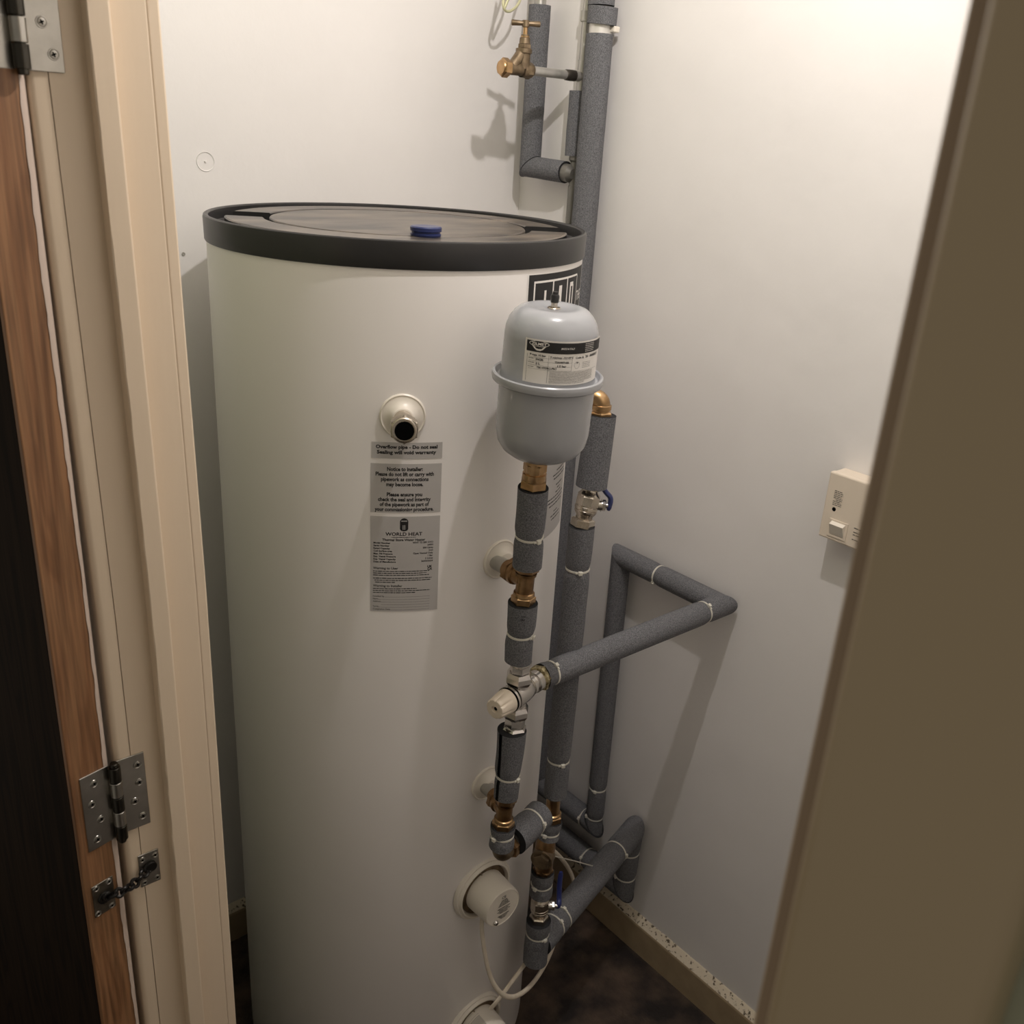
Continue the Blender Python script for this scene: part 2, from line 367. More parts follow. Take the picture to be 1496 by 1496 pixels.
def screw(p, n, parent, r=0.0050):
    b = nb(); lathe(b, [(0, r), (0.0005, r * 0.94), (0.0005, r * 0.82), (0.0001, r * 0.74), (0.0003, r * 0.66), (0.0005, r * 0.5), (0.0004, 0)], p, n, 18)
    fr = frame(n); nf = len(b.faces); b.faces.ensure_lookup_table()
    for a in (0.4, 0.4 + pi / 2):
        u = fr @ Vector((cos(a), sin(a), 0)); v = fr @ Vector((-sin(a), cos(a), 0)); q = Vector(p) + Vector(n).normalized() * 0.0007
        b.faces.new([b.verts.new(q + u * i * r * 0.42 + v * j * r * 0.13) for i, j in ((-1, -1), (1, -1), (1, 1), (-1, 1))]).material_index = 1
    obj('screw', b, [M['hinge'], M['hole']], parent)
def hinge(z0, label, dxs=0.0):
    S = Vector((dxs, 0, 0)); Z = Vector((0, 0, 1))
    b = nb(); box(b, (0.2495 + dxs, 0.9330, z0), (0.2815 + dxs, 0.9349, z0 + 0.1), 0.0006)
    b2 = nb(); dbox(b2, 0.004, 0.0375, -0.0018, -0.0002, z0, z0 + 0.1, 0.0005); b2.transform(Matrix.Translation(S)); me = bpy.data.meshes.new('t'); b2.to_mesh(me); b2.free(); b.from_mesh(me); bpy.data.meshes.remove(me)
    t = obj('door_hinge', b, M['hinge'], door); t['label'] = label
    for i, zz in enumerate((0.014, 0.038, 0.062, 0.086)): screw(Vector(((0.2735, 0.2665, 0.2735, 0.2735)[i] + dxs, 0.9329, z0 + zz)), (0, -1, 0), t)
    for i, zz in enumerate((0.012, 0.036, 0.061, 0.086)): screw(dm((0.026, 0.019, 0.027, 0.022)[i], -0.0019, z0 + zz) + S, ND, t)
    a = KP + S + Vector((0.0005, -0.0045, 0))
    for k in range(5):
        b = nb(); q = a + Z * (z0 + 0.0006 + 0.02 * k); cyl(b, q, q + Z * 0.0190, 0.0066, 24, 0.0004)
        obj('knuckle', b, M['knuckle'] if k % 2 == 0 else M['hinge'], t)
    b = nb(); cyl(b, a + Z * (z0 - 0.004), a + Z * (z0 + 0.1045), 0.0046, 14); obj('pin', b, M['knuckle'], t)
hinge(0.9215, 'steel door hinge low on the frame above the black chain')
hinge(1.7245, 'steel door hinge at the top left corner of the view', -0.0062)

# chain door closer
cl = thing('door_closer', 'small chain door closer linking two plates below the lower hinge', 'door closer', ony(218, 1290, 0.935))
q = [ony(*p, 0.934) for p in ((201, 1251), (231, 1239), (235, 1283), (206, 1298))]
x0, x1 = (q[0].x + q[3].x) / 2, (q[1].x + q[2].x) / 2; z0, z1 = (q[2].z + q[3].z) / 2, (q[0].z + q[1].z) / 2
b = nb(); box(b, (x0, 0.9332, z0), (x1, 0.9349, z1), 0.0008); fp = obj('frame_plate', b, M['hinge'], cl)
for fx, fz in ((0.2, 0.85), (0.82, 0.85), (0.82, 0.13), (0.2, 0.13)): screw((x0 + (x1 - x0) * fx, 0.9331, z0 + (z1 - z0) * fz), (0, -1, 0), fp, 0.0040)
def ondoor(px, py):
    r = ray(px, py); k = (P0 - CAM).dot(ND) / r.dot(ND); p = CAM + r * k; return p
q = [ondoor(*p) for p in ((134, 1294), (166, 1279), (167, 1325), (137, 1340))]
e0 = sum((q[i] - P0).dot(ED) for i in (1, 2)) / 2; e1 = sum((q[i] - P0).dot(ED) for i in (0, 3)) / 2
zz0 = (q[2].z + q[3].z) / 2; zz1 = (q[0].z + q[1].z) / 2
b = nb(); dbox(b, e0, e1, -0.0015, -0.0002, zz0, zz1, 0.0005); dp = obj('door_plate', b, M['hingedk'], cl)
for fe, fz in ((0.2, 0.9), (0.8, 0.9), (0.85, 0.1), (0.2, 0.1)): screw(dm(e0 + (e1 - e0) * fe, -0.0016, zz0 + (zz1 - zz0) * fz), ND, dp, 0.0040)
b = nb(); cyl(b, dm((e0 + e1) / 2, 0.0, (zz0 + zz1) / 2) - ND * 0.0, dm((e0 + e1) / 2, -0.004, (zz0 + zz1) / 2), 0.008, 20); obj('socket', b, M['blacksteel'], dp)
ca = dm((e0 + e1) / 2 + 0.001, -0.004, (zz0 + zz1) / 2 + 0.002); cb = Vector(((x0 + x1) / 2 + 0.001, 0.932, (z0 + z1) / 2 + 0.004))
b = nb(); cyl(b, cb + Vector((0, 0.002, 0)), cb + Vector((0, -0.0035, 0)), 0.007, 20); obj('socket', b, M['blacksteel'], fp)
NL = 9
for k in range(NL):
    t0 = k / NL; p = ca.lerp(cb, t0 + 0.5 / NL) + Vector((0, -0.006 * sin(pi * (t0 + 0.5 / NL)) , -0.004 * sin(pi * (t0 + 0.5 / NL))))
    d = (cb - ca).normalized(); fr = frame(d); tw = k * 1.15
    u = fr @ Vector((cos(tw), sin(tw), 0)); hl = (cb - ca).length / NL * 0.62; ring = []
    for i in range(20):
        a = 2 * pi * i / 20; ring.append(p + d * hl * cos(a) + u * 0.0046 * sin(a))
    b = nb(); sweep(b, ring + [ring[0]], 0.0021, 8, False); obj('chain_link', b, M['blacksteel'], cl)

# ------------------------------------------------------------------ the tank
TC = Vector((0.8204, 1.2372, 0)); TR = 0.2780; TZ = 1.5636
tank = thing('hot_water_tank', 'tall white cylindrical hot water tank with black lid', 'water tank', TC)
b = nb(); lathe(b, [(0.012, 0), (0.012, 0.26), (0.012, 0.274), (0.02, TR), (0.8, TR), (1.45, TR), (1.548, TR), (1.548, 0)], TC, (0, 0, 1), 128); obj('body', b, M['tank'], tank)
b = nb(); lathe(b, [(0.0, 0), (0.0, 0.25), (0.013, 0.25), (0.013, 0)], TC, (0, 0, 1), 64); obj('base', b, M['blackplastic'], tank)
b = nb(); lathe(b, [(1.5345, 0.2785), (1.5345, 0.2800), (1.5357, 0.2806), (1.5652, 0.2812), (1.5684, 0.2803), (1.5698, 0.2782), (1.5696, 0.2755), (1.5677, 0.2735), (1.5542, 0.2722), (1.5524, 0.2700), (1.5522, 0.267)], TC, (0, 0, 1), 160)
obj('rim', b, M['blackplastic'], tank)
b = nb(); lathe(b, [(1.5524, 0.2725), (1.5524, 0.2540), (1.5522, 0.19), (1.5522, 0)], TC, (0, 0, 1), 128); lid = obj('lid', b, M['blackplastic'], tank)
VD = Vector((cos(radians(34)), -sin(radians(34)), 0))   # across the lid, as its slots lie
VF = Vector((-VD.y, VD.x, 0))
def lidpt(a, r, z): return Vector((TC.x, TC.y, 0)) + VD * r * cos(a) + VF * r * sin(a) + Vector((0, 0, z))
b = nb(); lathe(b, [(1.5523, 0.1900), (1.5647, 0.1890), (1.5662, 0.1875), (1.5665, 0.1850), (1.5664, 0.10), (1.5662, 0)], TC, (0, 0, 1), 128); obj('lid_panel', b, M['lid'], lid)
for s, gap in ((1, 0.036), (-1, 0.034)):
    b = nb(); N = 72; A_ = []
    for k in range(N + 1):
        row = []
        for r, z in ((0.1965, 1.5524), (0.1970, 1.5650), (0.1990, 1.5664), (0.2495, 1.5664), (0.2515, 1.5650), (0.2520, 1.5524)):
            g = math.asin(min(0.9, gap / r)); a = g + (pi - 2 * g) * k / N
            row.append(b.verts.new(lidpt(a * s, r + (0.000 if s > 0 else 0), z)))
        A_.append(row)
    for r0, r1 in zip(A_, A_[1:]):
        for k in range(5):
            f = b.faces.new((r0[k], r0[k + 1], r1[k + 1], r1[k])); f.smooth = k != 2
    b.faces.new(A_[0]); b.faces.new(A_[-1][::-1]); [setattr(f, 'material_index', 1) for f in b.faces if (f.normal_update() or abs(f.normal.z)) < 0.8]; obj('raised_crescent', b, [M['lid'], M['blackplastic']], lid)
def tmap(phi0, z0, R_=TR):
    def f(u, v, w_=0.0004):
        a = radians(phi0) - u / R_; return Vector((TC.x + (R_ + w_) * sin(a), TC.y + (R_ + w_) * cos(a), z0 + v))
    return f
def tphi(px, py):
    d = ray(px, py); a = d.x ** 2 + d.y ** 2; bb = -2 * (d.x * TC.x + d.y * TC.y); cc = TC.x ** 2 + TC.y ** 2 - TR ** 2
    s = (-bb - sqrt(max(0, bb * bb - 4 * a * cc))) / (2 * a); return degrees(atan2(s * d.x - TC.x, s * d.y - TC.y)), H + s * d.z
# silver labels: u from left edge (phi -139.6), z down
PH = -139.5; LW = radians(19.75) * TR
def sheet(name, fm, u0, v0, u1, v1, m, parent, off=0.0004):
    b = nb(); rect(b, fm, u0, v0, u1, v1, off); return obj(name, b, m, parent)
f = tmap(PH, 0)
L1 = sheet('overflow_label', f, 0.001, 1.2868, LW, 1.3095, M['silver'], tank)
b = nb(); put_text(b, f, 'Overflow pipe - Do not seal', LW / 2, 1.3010, 0.0068, LW * 0.86, 'c', 0.045); put_text(b, f, 'Sealing will void warranty', LW / 2, 1.2935, 0.0068, LW * 0.83, 'c', 0.045)
obj('lettering', b, M['ink'], L1)
L2 = sheet('notice_label', f, 0, 1.2085, LW, 1.2795, M['silver'], tank)
b = nb(); zz = 1.2695
for s, wd in (('Notice to installer:', 0.50), ('Please do not lift or carry with', 0.82), ('pipework as connections', 0.67), ('may become loose.', 0.52), (None, 0), ('Please ensure you', 0.50), ('check the seal and integrity', 0.75), ('of the pipework as part of', 0.70), ('your commissioning procedure.', 0.84)):
    if s: put_text(b, f, s, LW / 2 - 0.002, zz, 0.0076, LW * wd, 'c', 0.04)
    zz -= 0.0073
obj('lettering', b, M['ink'], L2)
L3 = sheet('rating_plate', f, 0, 1.0566, LW, 1.2030, M['silver'], tank)
b = nb(); cu = LW * 0.48
pts = []
for k in range(9): a = pi * k / 8; pts.append((cu + 0.0057 * cos(a), 1.1955 + 0.0052 * sin(a)))
for k in range(5): a = pi + pi * k / 4; pts.append((cu + 0.0057 * cos(a), 1.1845 + 0.0035 * sin(a)))
poly2(b, f, pts, 0.0005)
put_text(b, f, 'WORLD HEAT', cu, 1.1745, 0.0072, LW * 0.53, 'c', 0.022)
wordbars(b, f, cu - 0.017, cu + 0.017, 1.1715, 0.0010)
put_text(b, f, 'Thermal Store Water Heater', cu, 1.1665, 0.0050, LW * 0.62, 'c', 0.03)
zz = 1.1620
for l, r in (('Model Number', 'WHT TS 200 OVO'), ('Serial Number', '24991'), ('Rated Capacity', '200 Litres'), ('Coil Surface area', '2m2'), ('Max. Fill Pressure', 'Open Vented Only'), ('Exp. Vessel Pressure', '1 Bar'), ('Exp. Vessel Capacity', '2 Litres'), ('Date of Manufacture', '26/03/2024')):
    put_text(b, f, l, LW * 0.045, zz, 0.0037, None, 'l', 0.035); put_text(b, f, r, LW * 0.91, zz + 0.0006, 0.0036, None, 'r', 0.03); zz -= 0.0041
put_text(b, f, 'UK', LW * 0.905, 1.1245, 0.0048, None, 'r', 0.05); put_text(b, f, 'CA', LW * 0.905, 1.1207, 0.0048, None, 'r', 0.05)
put_text(b, f, 'Warning to User', LW * 0.04, 1.1230, 0.0050, None, 'l', 0.022)
for i, (a0, a1) in enumerate(((0.04, 0.86), (0.04, 0.82), (0.04, 0.86), (0.04, 0.90), (0.06, 0.88), (0.07, 0.36))): wordbars(b, f, LW * a0, LW * a1, 1.1192 - i * 0.0031 - (0.0016 if i > 2 else 0), 0.0014)
put_text(b, f, 'Warning to Installer', LW * 0.04, 1.0955, 0.0050, None, 'l', 0.022)
for i, (a0, a1) in enumerate(((0.04, 0.68), (0.04, 0.88), (0.04, 0.66))): wordbars(b, f, LW * a0, LW * a1, 1.0920 - i * 0.0031, 0.0014)
zz = 1.0795
for s, a in (('Installed by', 0.21), ('Name', 0.12), ('Address', 0.16), (None, 0.16), ('Tel No', 0.13), ('Completion Date', 0.30)):
    if s: put_text(b, f, s, LW * 0.04, zz, 0.0036, LW * (a - 0.04) * 0.98, 'l', 0.012)
    rect(b, f, LW * a, zz, LW * 0.88, zz + 0.00028); zz -= 0.0041
obj('lettering', b, M['ink'], L3)
b = nb()
rect(b, f, cu - 0.0040, 1.1958, cu + 0.0040, 1.1972, 0.0008, 1)
for k in range(3): rect(b, f, cu - 0.0020 + k * 0.0015, 1.1835, cu - 0.0014 + k * 0.0015, 1.1905, 0.0008, 1)
obj('emblem_detail', b, M['silver'], L3)
# right hand silver label, half hidden
pa, za = tphi(790, 786); g = tmap(162.5, 0); RW = radians(162.5 - 141.0) * TR
L4 = sheet('side_label', g, 0, 1.1195, RW, 1.31, M['silver'], tank)
b = nb()
for i, (a0, a1) in enumerate(((0.50, 0.9), (0.36, 0.92), (0.40, 0.95), (None, None), (0.52, 0.82), (0.58, 0.72), (0.52, 0.78), (0.22, 0.92), (0.2, 0.92), (0.30, 0.86), (None, None), (0.50, 0.66), (0.38, 0.8), (0.42, 0.8))):
    if a0: wordbars(b, g, RW * a0, RW * a1, 1.2225 - i * 0.0062, 0.0024)
obj('lettering', b, M['ink'], L4)
# black logo label under the rim
pl, zl = tphi(773, 402); g = tmap(175.5, 0)
def lu(px, py): return radians(175.5 - tphi(px, py)[0]) * TR
UW = radians(175.5 - 138.3) * TR
L5 = sheet('logo_label', g, 0, 1.385, UW, 1.5265, M['ink'], tank)
b = nb(); rect(b, g, -0.0016, 1.385, 0, 1.5275); rect(b, g, -0.0016, 1.5263, UW, 1.5275)
ua, ub, uc, ud = lu(779, 430), lu(807, 420), lu(828, 412), lu(842.5, 400)
zt = tphi(779, 411.5)[1] - 0.0028
rect(b, g, ua, zt, ud, zt + 0.0028, 0.0007)
for u, w_ in ((ua, 0.0028), (ub, 0.0030), (uc, 0.0030), (ud, 0.0022)): rect(b, g, u, 1.385, u + w_, zt + 0.001, 0.0007)
def glyph(pts): poly2(b, g, pts, 0.0008)
zb_ = 1.400
def bar(u0, u1, za, zb2): rect(b, g, u0, za, u1, zb2, 0.0007, 1)
tj, ta, tr_ = tphi(797, 424)[1], tphi(818, 417)[1], tphi(836, 411)[1]
uj = lu(795, 425); bar(uj, uj + 0.0045, zb_, tj); bar(uj - 0.006, uj, zb_, zb_ + 0.006)                      # J
ua2 = lu(816, 419); glyph([(ua2 - 0.004, zb_), (ua2 + 0.0005, zb_), (ua2 + 0.0048, ta - 0.012), (ua2 + 0.0048, ta), (ua2 + 0.0010, ta)]); bar(ua2 + 0.0048, ua2 + 0.0095, zb_, ta); bar(ua2, ua2 + 0.006, zb_ + 0.020, zb_ + 0.026)   # A
ur = lu(832.5, 412); bar(ur, ur + 0.0042, zb_, tr_); bar(ur + 0.0042, ur + 0.0135, tr_ - 0.006, tr_); bar(ur + 0.0110, ur + 0.0150, tr_ - 0.040, tr_ - 0.004); bar(ur + 0.0042, ur + 0.012, tr_ - 0.044, tr_ - 0.037); bar(ur + 0.0105, ur + 0.0150, zb_, tr_ - 0.045)   # R
put_text(b, g, 'THE', ud + 0.005, 1.478, 0.020, 0.03, 'l', 0.01, off=0.0007); put_text(b, g, 'SU', ud + 0.004, 1.440, 0.024, 0.03, 'l', 0.01, off=0.0007)
obj('lettering', b, M['paper'], L5)

# ports -------------------------------------------------------------------
def radial(phi): return Vector((sin(radians(phi)), cos(radians(phi)), 0))
def port(phi, z, name='port_collar'):
    n = radial(phi); o = TC + n * (TR - 0.0008) + Vector((0, 0, z)); b = nb()
    lathe(b, [(-0.002, 0.0305), (0.0022, 0.0305), (0.0038, 0.0290), (0.0030, 0.0272), (0.0042, 0.0225), (0.0085, 0.0165), (0.0150, 0.0142), (0.0160, 0.0125), (0.0160, 0)], o, n, 48)
    return obj(name, b, M['white'], tank), o, n
pc, o, n = port(-148.1, 1.3459)
b = nb(); cyl(b, o + n * 0.012, o + n * 0.040, 0.0125, 32); hexn(b, o + n * 0.034, o + n * 0.043, 0.0165)
lathe(b, [(0.043, 0.0120), (0.047, 0.0125), (0.048, 0.0150), (0.050, 0.0176), (0.063, 0.0176), (0.066, 0.0160), (0.0665, 0.0150), (0.0665, 0.0125), (0.060, 0.0118), (0.045, 0.0112)], o, n, 40)
hexn(b, o + n * 0.0485, o + n * 0.0635, 0.0192, bev=0.12)
of = obj('overflow_fitting', b, M['nickel'], tank)
b = nb(); lathe(b, [(0.0668, 0.0118), (0.0672, 0.0122), (0.0668, 0.0)], o, n, 32); obj('bore', b, M['hole'], of)  # flat black disc: the shade inside the opening is put into its colour
port(180, 1.1187); port(180, 0.7175)
for z in (1.1187, 0.7175):
    b = nb(); x = 0.8095 if z > 1 else 0.8133; cyl(b, (x, 0.962, z), (x, 0.922, z), 0.0115, 24); obj('outlet_pipe', b, M['steelpipe'], tank)
# immersion heaters
def immersion(z, x=0.8252):
    o = Vector((x, TC.y - sqrt(TR ** 2 - (x - TC.x) ** 2), z)); n = Vector((0, -1, 0))
    b = nb(); lathe(b, [(-0.004, 0.0595), (0.002, 0.0590), (0.0045, 0.0570), (0.0040, 0.0545), (0.0085, 0.0520), (0.0090, 0.0500), (0.0060, 0.0485), (0.0010, 0.0475), (0.0008, 0)], o, n, 64)
    r_ = obj('immersion_collar', b, M['white'], tank)
    b = nb(); lathe(b, [(0.0012, 0.0470), (0.0040, 0.0460), (0.0045, 0.041), (0.0045, 0)], o, n, 48); obj('seal_ring', b, M['brassold'], r_)
    b = nb(); lathe(b, [(0.004, 0.0385), (0.052, 0.0365), (0.0555, 0.0355), (0.0560, 0.0340), (0.0550, 0.0330), (0.0550, 0)], o, n, 64)
    cp = obj('immersion_cap', b, M['white'], tank)
    b = nb(); q = o + Vector((0.030, 0, 0.036)) + n * 0.006
    cyl(b, o + Vector((-0.012, 0, 0.0428)) + n * 0.004, o + Vector((-0.012, 0, 0.0428)) + n * 0.011, 0.0016, 10, 0.0004); obj('clip', b, M['nickel'], r_)
    return o, n, cp
o, n, cp = immersion(0.4950)
b = nb(); q = o + n * 0.0552 + Vector((-0.0145, 0, -0.0240)); lathe(b, [(0, 0.0048), (0.002, 0.0046), (0.0045, 0.0030), (0.0052, 0)], q, n, 24); obj('screw', b, M['chrome'], cp)
def capmap(o, n, w0=0.0552):
    # print on the cap's flat end; u runs up the slanted line as the print is turned a quarter
    def f(u, v, w_=0.0): return o + n * (w0 + w_) + Vector((u * 0.35 - v * 0.94, 0, u * 0.94 + v * 0.35))
    return f
def capprint(o, n, cp):
    g = lambda u, v, w_=0: o + n * (0.0554 + w_) + Vector((u, 0, v))
    b = nb()
    for i, wd in enumerate((0.012, 0.016, 0.020, 0.024, 0.0, 0.027, 0.020, 0.027, 0.018, 0.0, 0.024, 0.018, 0.012)):
        if wd: wordbars(b, g, -wd / 2 + 0.002, wd / 2 + 0.002, 0.0150 - i * 0.0031, 0.0018, 0.0001)
    put_text(b, g, 'CE', 0.001, 0.0195, 0.008, None, 'c', 0.01, off=0.0001)
    obj('printed_text', b, M['ink'], cp)
capprint(o, n, cp)
IO1 = o
o, n, cp = immersion(0.1784, 0.8265); IO2 = o
b = nb()
def sidemap(o, n, r=0.0378):
    def f(u, v, w_=0.0):
        a = radians(118) + u / r; rr = r - 0.0018 * (v / 0.05) + w_; return o + n * (0.012 + v) + Vector((rr * cos(a), 0, rr * sin(a)))
    return f
g = sidemap(o, n)
for i in range(9): wordbars(b, g, -0.012, 0.012, 0.006 + i * 0.0028, 0.0012, 0.0007)
rect(b, g, -0.0135, 0.002, 0.0135, 0.0023, 0.0007); rect(b, g, -0.0135, 0.034, 0.0135, 0.0343, 0.0007)
obj('printed_text', b, M['inkgrey'], cp)

# blue cap lying on the lid
bp = onz(622, 345, 1.5663); b = nb()
lathe(b, [(0.0, 0), (0.0, 0.0195), (0.002, 0.0205), (0.0035, 0.0205), (0.0045, 0.0188), (0.006, 0.0188), (0.007, 0.0208), (0.0115, 0.0210), (0.0130, 0.0195), (0.0132, 0.0170), (0.0126, 0.012), (0.0126, 0)], bp, (0, 0, 1), 40)
bc = tag(obj('screw_cap', b, M['blue']), 'round blue plastic cap lying on the black tank lid', 'cap')

# ------------------------------------------------------------------ sleeves and ties
def ring_prof(L, r, ties, pinch=0.0022):
    ts = sorted(set([0, 0.002, L - 0.002, L] + [L * k / max(4, int(L / 0.02)) for k in range(max(4, int(L / 0.02)) + 1)] + [t + d for t, _ in ties for d in (-0.014, -0.009, -0.005, -0.0022, 0.0022, 0.005, 0.009, 0.014) if 0 < t + d < L]))
    out = []
    for t in ts:
        rr = r
        for tt, _ in ties: rr -= pinch * math.exp(-((t - tt) / 0.0075) ** 2)
        out.append((t, rr))
    return out
def sleeve(label, p0, p1, r, ties=(), m0=None, m1=None, parent=None, bore=0.0115, r1=None, group=None, wob=0.0, core=True, slit=None, name='pipe_insulation', ext=0.004, prints=None, ph=0.0):
    """foam tube; m0/m1 = directions of the neighbouring run for a mitred end; ties = (distance, head direction)"""
    p0, p1 = Vector(p0), Vector(p1); d = (p1 - p0).normalized(); L = (p1 - p0).length; fr = frame(d); SG = 40
    b = nb(); rings = []; r1 = r if r1 is None else r1
    if slit is not None:
        ks = min(range(SG), key=lambda k: -(fr @ Vector((cos(ph + 2 * pi * (k + 1) / SG), sin(ph + 2 * pi * (k + 1) / SG), 0))).dot(slit)); slit = (ks, ks + 2)
    prof = ring_prof(L, r, ties)
    if not m0: prof = [(p[0], p[1]) for p in prof]
    def mit(t, other, v, end):
        if other is None: return 0
        o_ = Vector(other).normalized(); nn = (d + o_).normalized() if end else (o_ + d).normalized()
        return -v.dot(nn) / d.dot(nn)
    for t, rr in prof:
        k_ = t / L; rr = rr + (r1 - r) * k_; ring = []
        for k in range(SG):
            a = ph + 2 * pi * k / SG; rj = rr * (1 + wob * sin(3 * a + t * 40) + wob * sin(t * 90 + a))
            v = fr @ Vector((rj * cos(a), rj * sin(a), 0))
            s0 = mit(0, m0, v, False) if m0 else 0; s1 = mit(0, m1, v, True) if m1 else 0
            sft = s0 * max(0, 1 - t / (1.3 * r)) + s1 * max(0, 1 - (L - t) / (1.3 * r))
            ring.append(b.verts.new(p0 + d * (t + sft) + v))
        rings.append(ring)
    for A_, B_ in zip(rings, rings[1:]):
        for k in range(SG):
            if slit and slit[0] <= k < slit[1]: continue
            f = b.faces.new((A_[k], A_[(k + 1) % SG], B_[(k + 1) % SG], B_[k])); f.smooth = True
    for ring, e, mm in ((rings[0], -1, m0), (rings[-1], 1, m1)):          # cut ends with a bore
        cc = sum((v.co for v in ring), Vector()) / SG; base = p0 if e < 0 else p1
        inner = []
        for v in ring:
            w_ = v.co - base; inner.append(b.verts.new(base + w_ * (bore / r)))
        deep = [b.verts.new(v.co - d * e * 0.012) for v in inner]
        for k in range(SG):
            f = b.faces.new((ring[k], ring[(k + 1) % SG], inner[(k + 1) % SG], inner[k])); f.material_index = 1
            f = b.faces.new((inner[k], inner[(k + 1) % SG], deep[(k + 1) % SG], deep[k])); f.material_index = 1
        b.faces.new(deep).material_index = 1
    if parent is None: parent = thing(name, label, 'insulation', p0 if p0.z < p1.z else p1, group)
    obj('foam_tube', b, [M['foam'], M['foam_cut']], parent)
    if slit:
        b = nb(); cyl(b, p0 + d * 0.001, p1 - d * 0.001, r - 0.006, 32); obj('foam_lining', b, M['foam_cut'], parent)
    if core:
        b = nb(); cyl(b, p0 - d * (0 if m0 else ext), p1 + d * (0 if m1 else ext), bore - 0.0006, 20); obj('pipe', b, M['darkpipe'], parent)
    for t, hd in ties: tie(p0 + d * t, d, r + (r1 - r) * t / L - 0.0019, hd, parent)
    return parent
def tie(p, d, r, hd, parent, tail=0.004, tilt=0.0):
    d = Vector(d).normalized(); hd = Vector(hd); hd = (hd - d * hd.dot(d)).normalized(); d2 = (d + hd * tilt).normalized()
    b = nb(); lathe(b, [(-0.0016, r - 0.001), (-0.0016, r + 0.0007), (0.0, r + 0.0010), (0.0016, r + 0.0007), (0.0016, r - 0.001)], p, d2, 40)
    c = obj('cable_tie', b, M['tie'], parent)
    b = nb(); s = d.cross(hd); mtx = Matrix((s, d, hd)).transposed().to_4x4(); mtx.translation = p + hd * (r + 0.0018)
    box(b, (-0.0032, -0.0030, -0.0024), (0.0032, 0.0030, 0.0026), 0.0008, mtx); box(b, (0.0015, -0.0014, -0.0012), (0.0035 + tail, 0.0014, 0.0), 0.0002, mtx); obj('tie_head', b, M['tie'], c)

def pt(px, py, y): return ony(px, py, y)
TOV = Vector((-0.68, -0.73, 0)); RGT = Vector((0.73, -0.68, 0))
def hdir(a, up=0.0): return TOV * cos(radians(a)) + RGT * sin(radians(a)) + Vector((0, 0, up))

# the vessel riser ---------------------------------------------------------
V_a, V_b = pt(779, 712, 0.876), pt(770, 826, 0.887)
V_dir = (V_a - V_b).normalized()
tA = (V_a - pt(775, 783, 0.881)).length
sleeve('short grey foam sleeve on the riser just under the grey expansion vessel', V_a, V_b, 0.0208, [(tA, hdir(40))], ph=0.3, wob=0.012)
V_c, V_d = pt(764, 880, 0.888), pt(757, 964, 0.890)
p_ = sleeve('grey foam sleeve on the riser between brass tee and chrome mixing valve', V_c, V_d, 0.0215, [((V_c - pt(761, 925, 0.889)).length, hdir(65))], wob=0.02, r1=0.0200)
b = nb()
def smap(a, bb, r, head):
    a, bb = Vector(a), Vector(bb); d = (bb - a).normalized(); h = (Vector(head) - d * Vector(head).dot(d)).normalized(); s = h.cross(d)
    def f(u, v, w_=0.0006):
        an = v / r; return a + d * u + (h * cos(an) - s * sin(an)) * (r + w_)
    return f
g = smap(V_c, V_d, 0.0217, hdir(8)); put_text(b, g, '19', 0.011, -0.002, 0.009, None, 'l', 0.0, off=0.0008); 
obj('printed_mark', b, M['foam_cut'], p_)
V_e, V_f = pt(748, 1066, 0.890), pt(739, 1163, 0.890)
sleeve('slit grey foam sleeve on the riser just below the chrome mixing valve', V_e, V_f, 0.0222, [((V_e - pt(744, 1131, 0.89)).length, hdir(55))], wob=0.02, r1=0.0190, slit=hdir(-42))
V_g, V_h = pt(735, 1206, 0.890), pt(732, 1236, 0.890)
sleeve('short grey foam collar round the lowest brass elbow of the riser', V_g, V_h, 0.0200, [((V_g - pt(733, 1219, 0.89)).length, hdir(-38))], wob=0.03)

def fitting(name, label, cat, parts, loc, group=None):
    t = thing(name, label, cat, loc, group)
    return t
X = Vector((1, 0, 0)); Y = Vector((0, 1, 0)); Z = Vector((0, 0, 1))
# coupling under the vessel
VA = Vector((0.8015, 0.863, 1.505)); VB = Vector((0.8048, 0.8728, 1.3045)); VX = (VA - VB).normalized()
t = thing('brass_coupling', 'brass threaded coupling joining the expansion vessel to the foam-covered riser', 'pipe fitting', V_a)
b = nb(); lathe(b, [(-0.006, 0.0125), (0.006, 0.0125), (0.006, 0.0150), (0.012, 0.0162), (0.021, 0.0162), (0.021, 0.0142), (0.040, 0.0142), (0.040, 0)], V_a, VX, 32); obj('collar', b, M['brassnew'], t)
b = nb(); hexn(b, V_a + VX * -0.001, V_a + VX * 0.013, 0.0192); obj('nut', b, M['brassnew'], t)
b = nb(); hexn(b, V_a + VX * 0.022, V_a + VX * 0.036, 0.0160, phase=0.4); obj('adaptor', b, M['brassnew'], t)
# tee
def tee(zc, xp, top, bot, label, mt, mb):
    o = Vector((top.x * 0.5 + bot.x * 0.5, 0.889, zc)); t = thing('brass_tee', label, 'pipe fitting', bot)
    up = (top - bot).normalized(); b = nb()
    cyl(b, bot - up * 0.004, top + up * 0.004, 0.0128, 32)
    br = Vector((xp, 0.930, zc)); cyl(b, o, br, 0.0135, 32); obj('body', b, M['brass'], t)
    for p, dd, mm in ((top, up, mt), (bot, -up, mb)):
        b = nb(); hexn(b, p - dd * 0.011, p + dd * 0.002, 0.0178, phase=0.5); lathe(b, [(-0.0165, 0.0130), (-0.0155, 0.0150), (-0.011, 0.0156)], p, dd, 32); obj('nut', b, mm, t)
    bd = (br - o).normalized()
    b = nb(); hexn(b, o + bd * 0.024, o + bd * 0.036, 0.0190, phase=0.2); lathe(b, [(0.016, 0.013), (0.018, 0.0165), (0.024, 0.0165)], o, bd, 32); obj('nut', b, M['brass'], t)
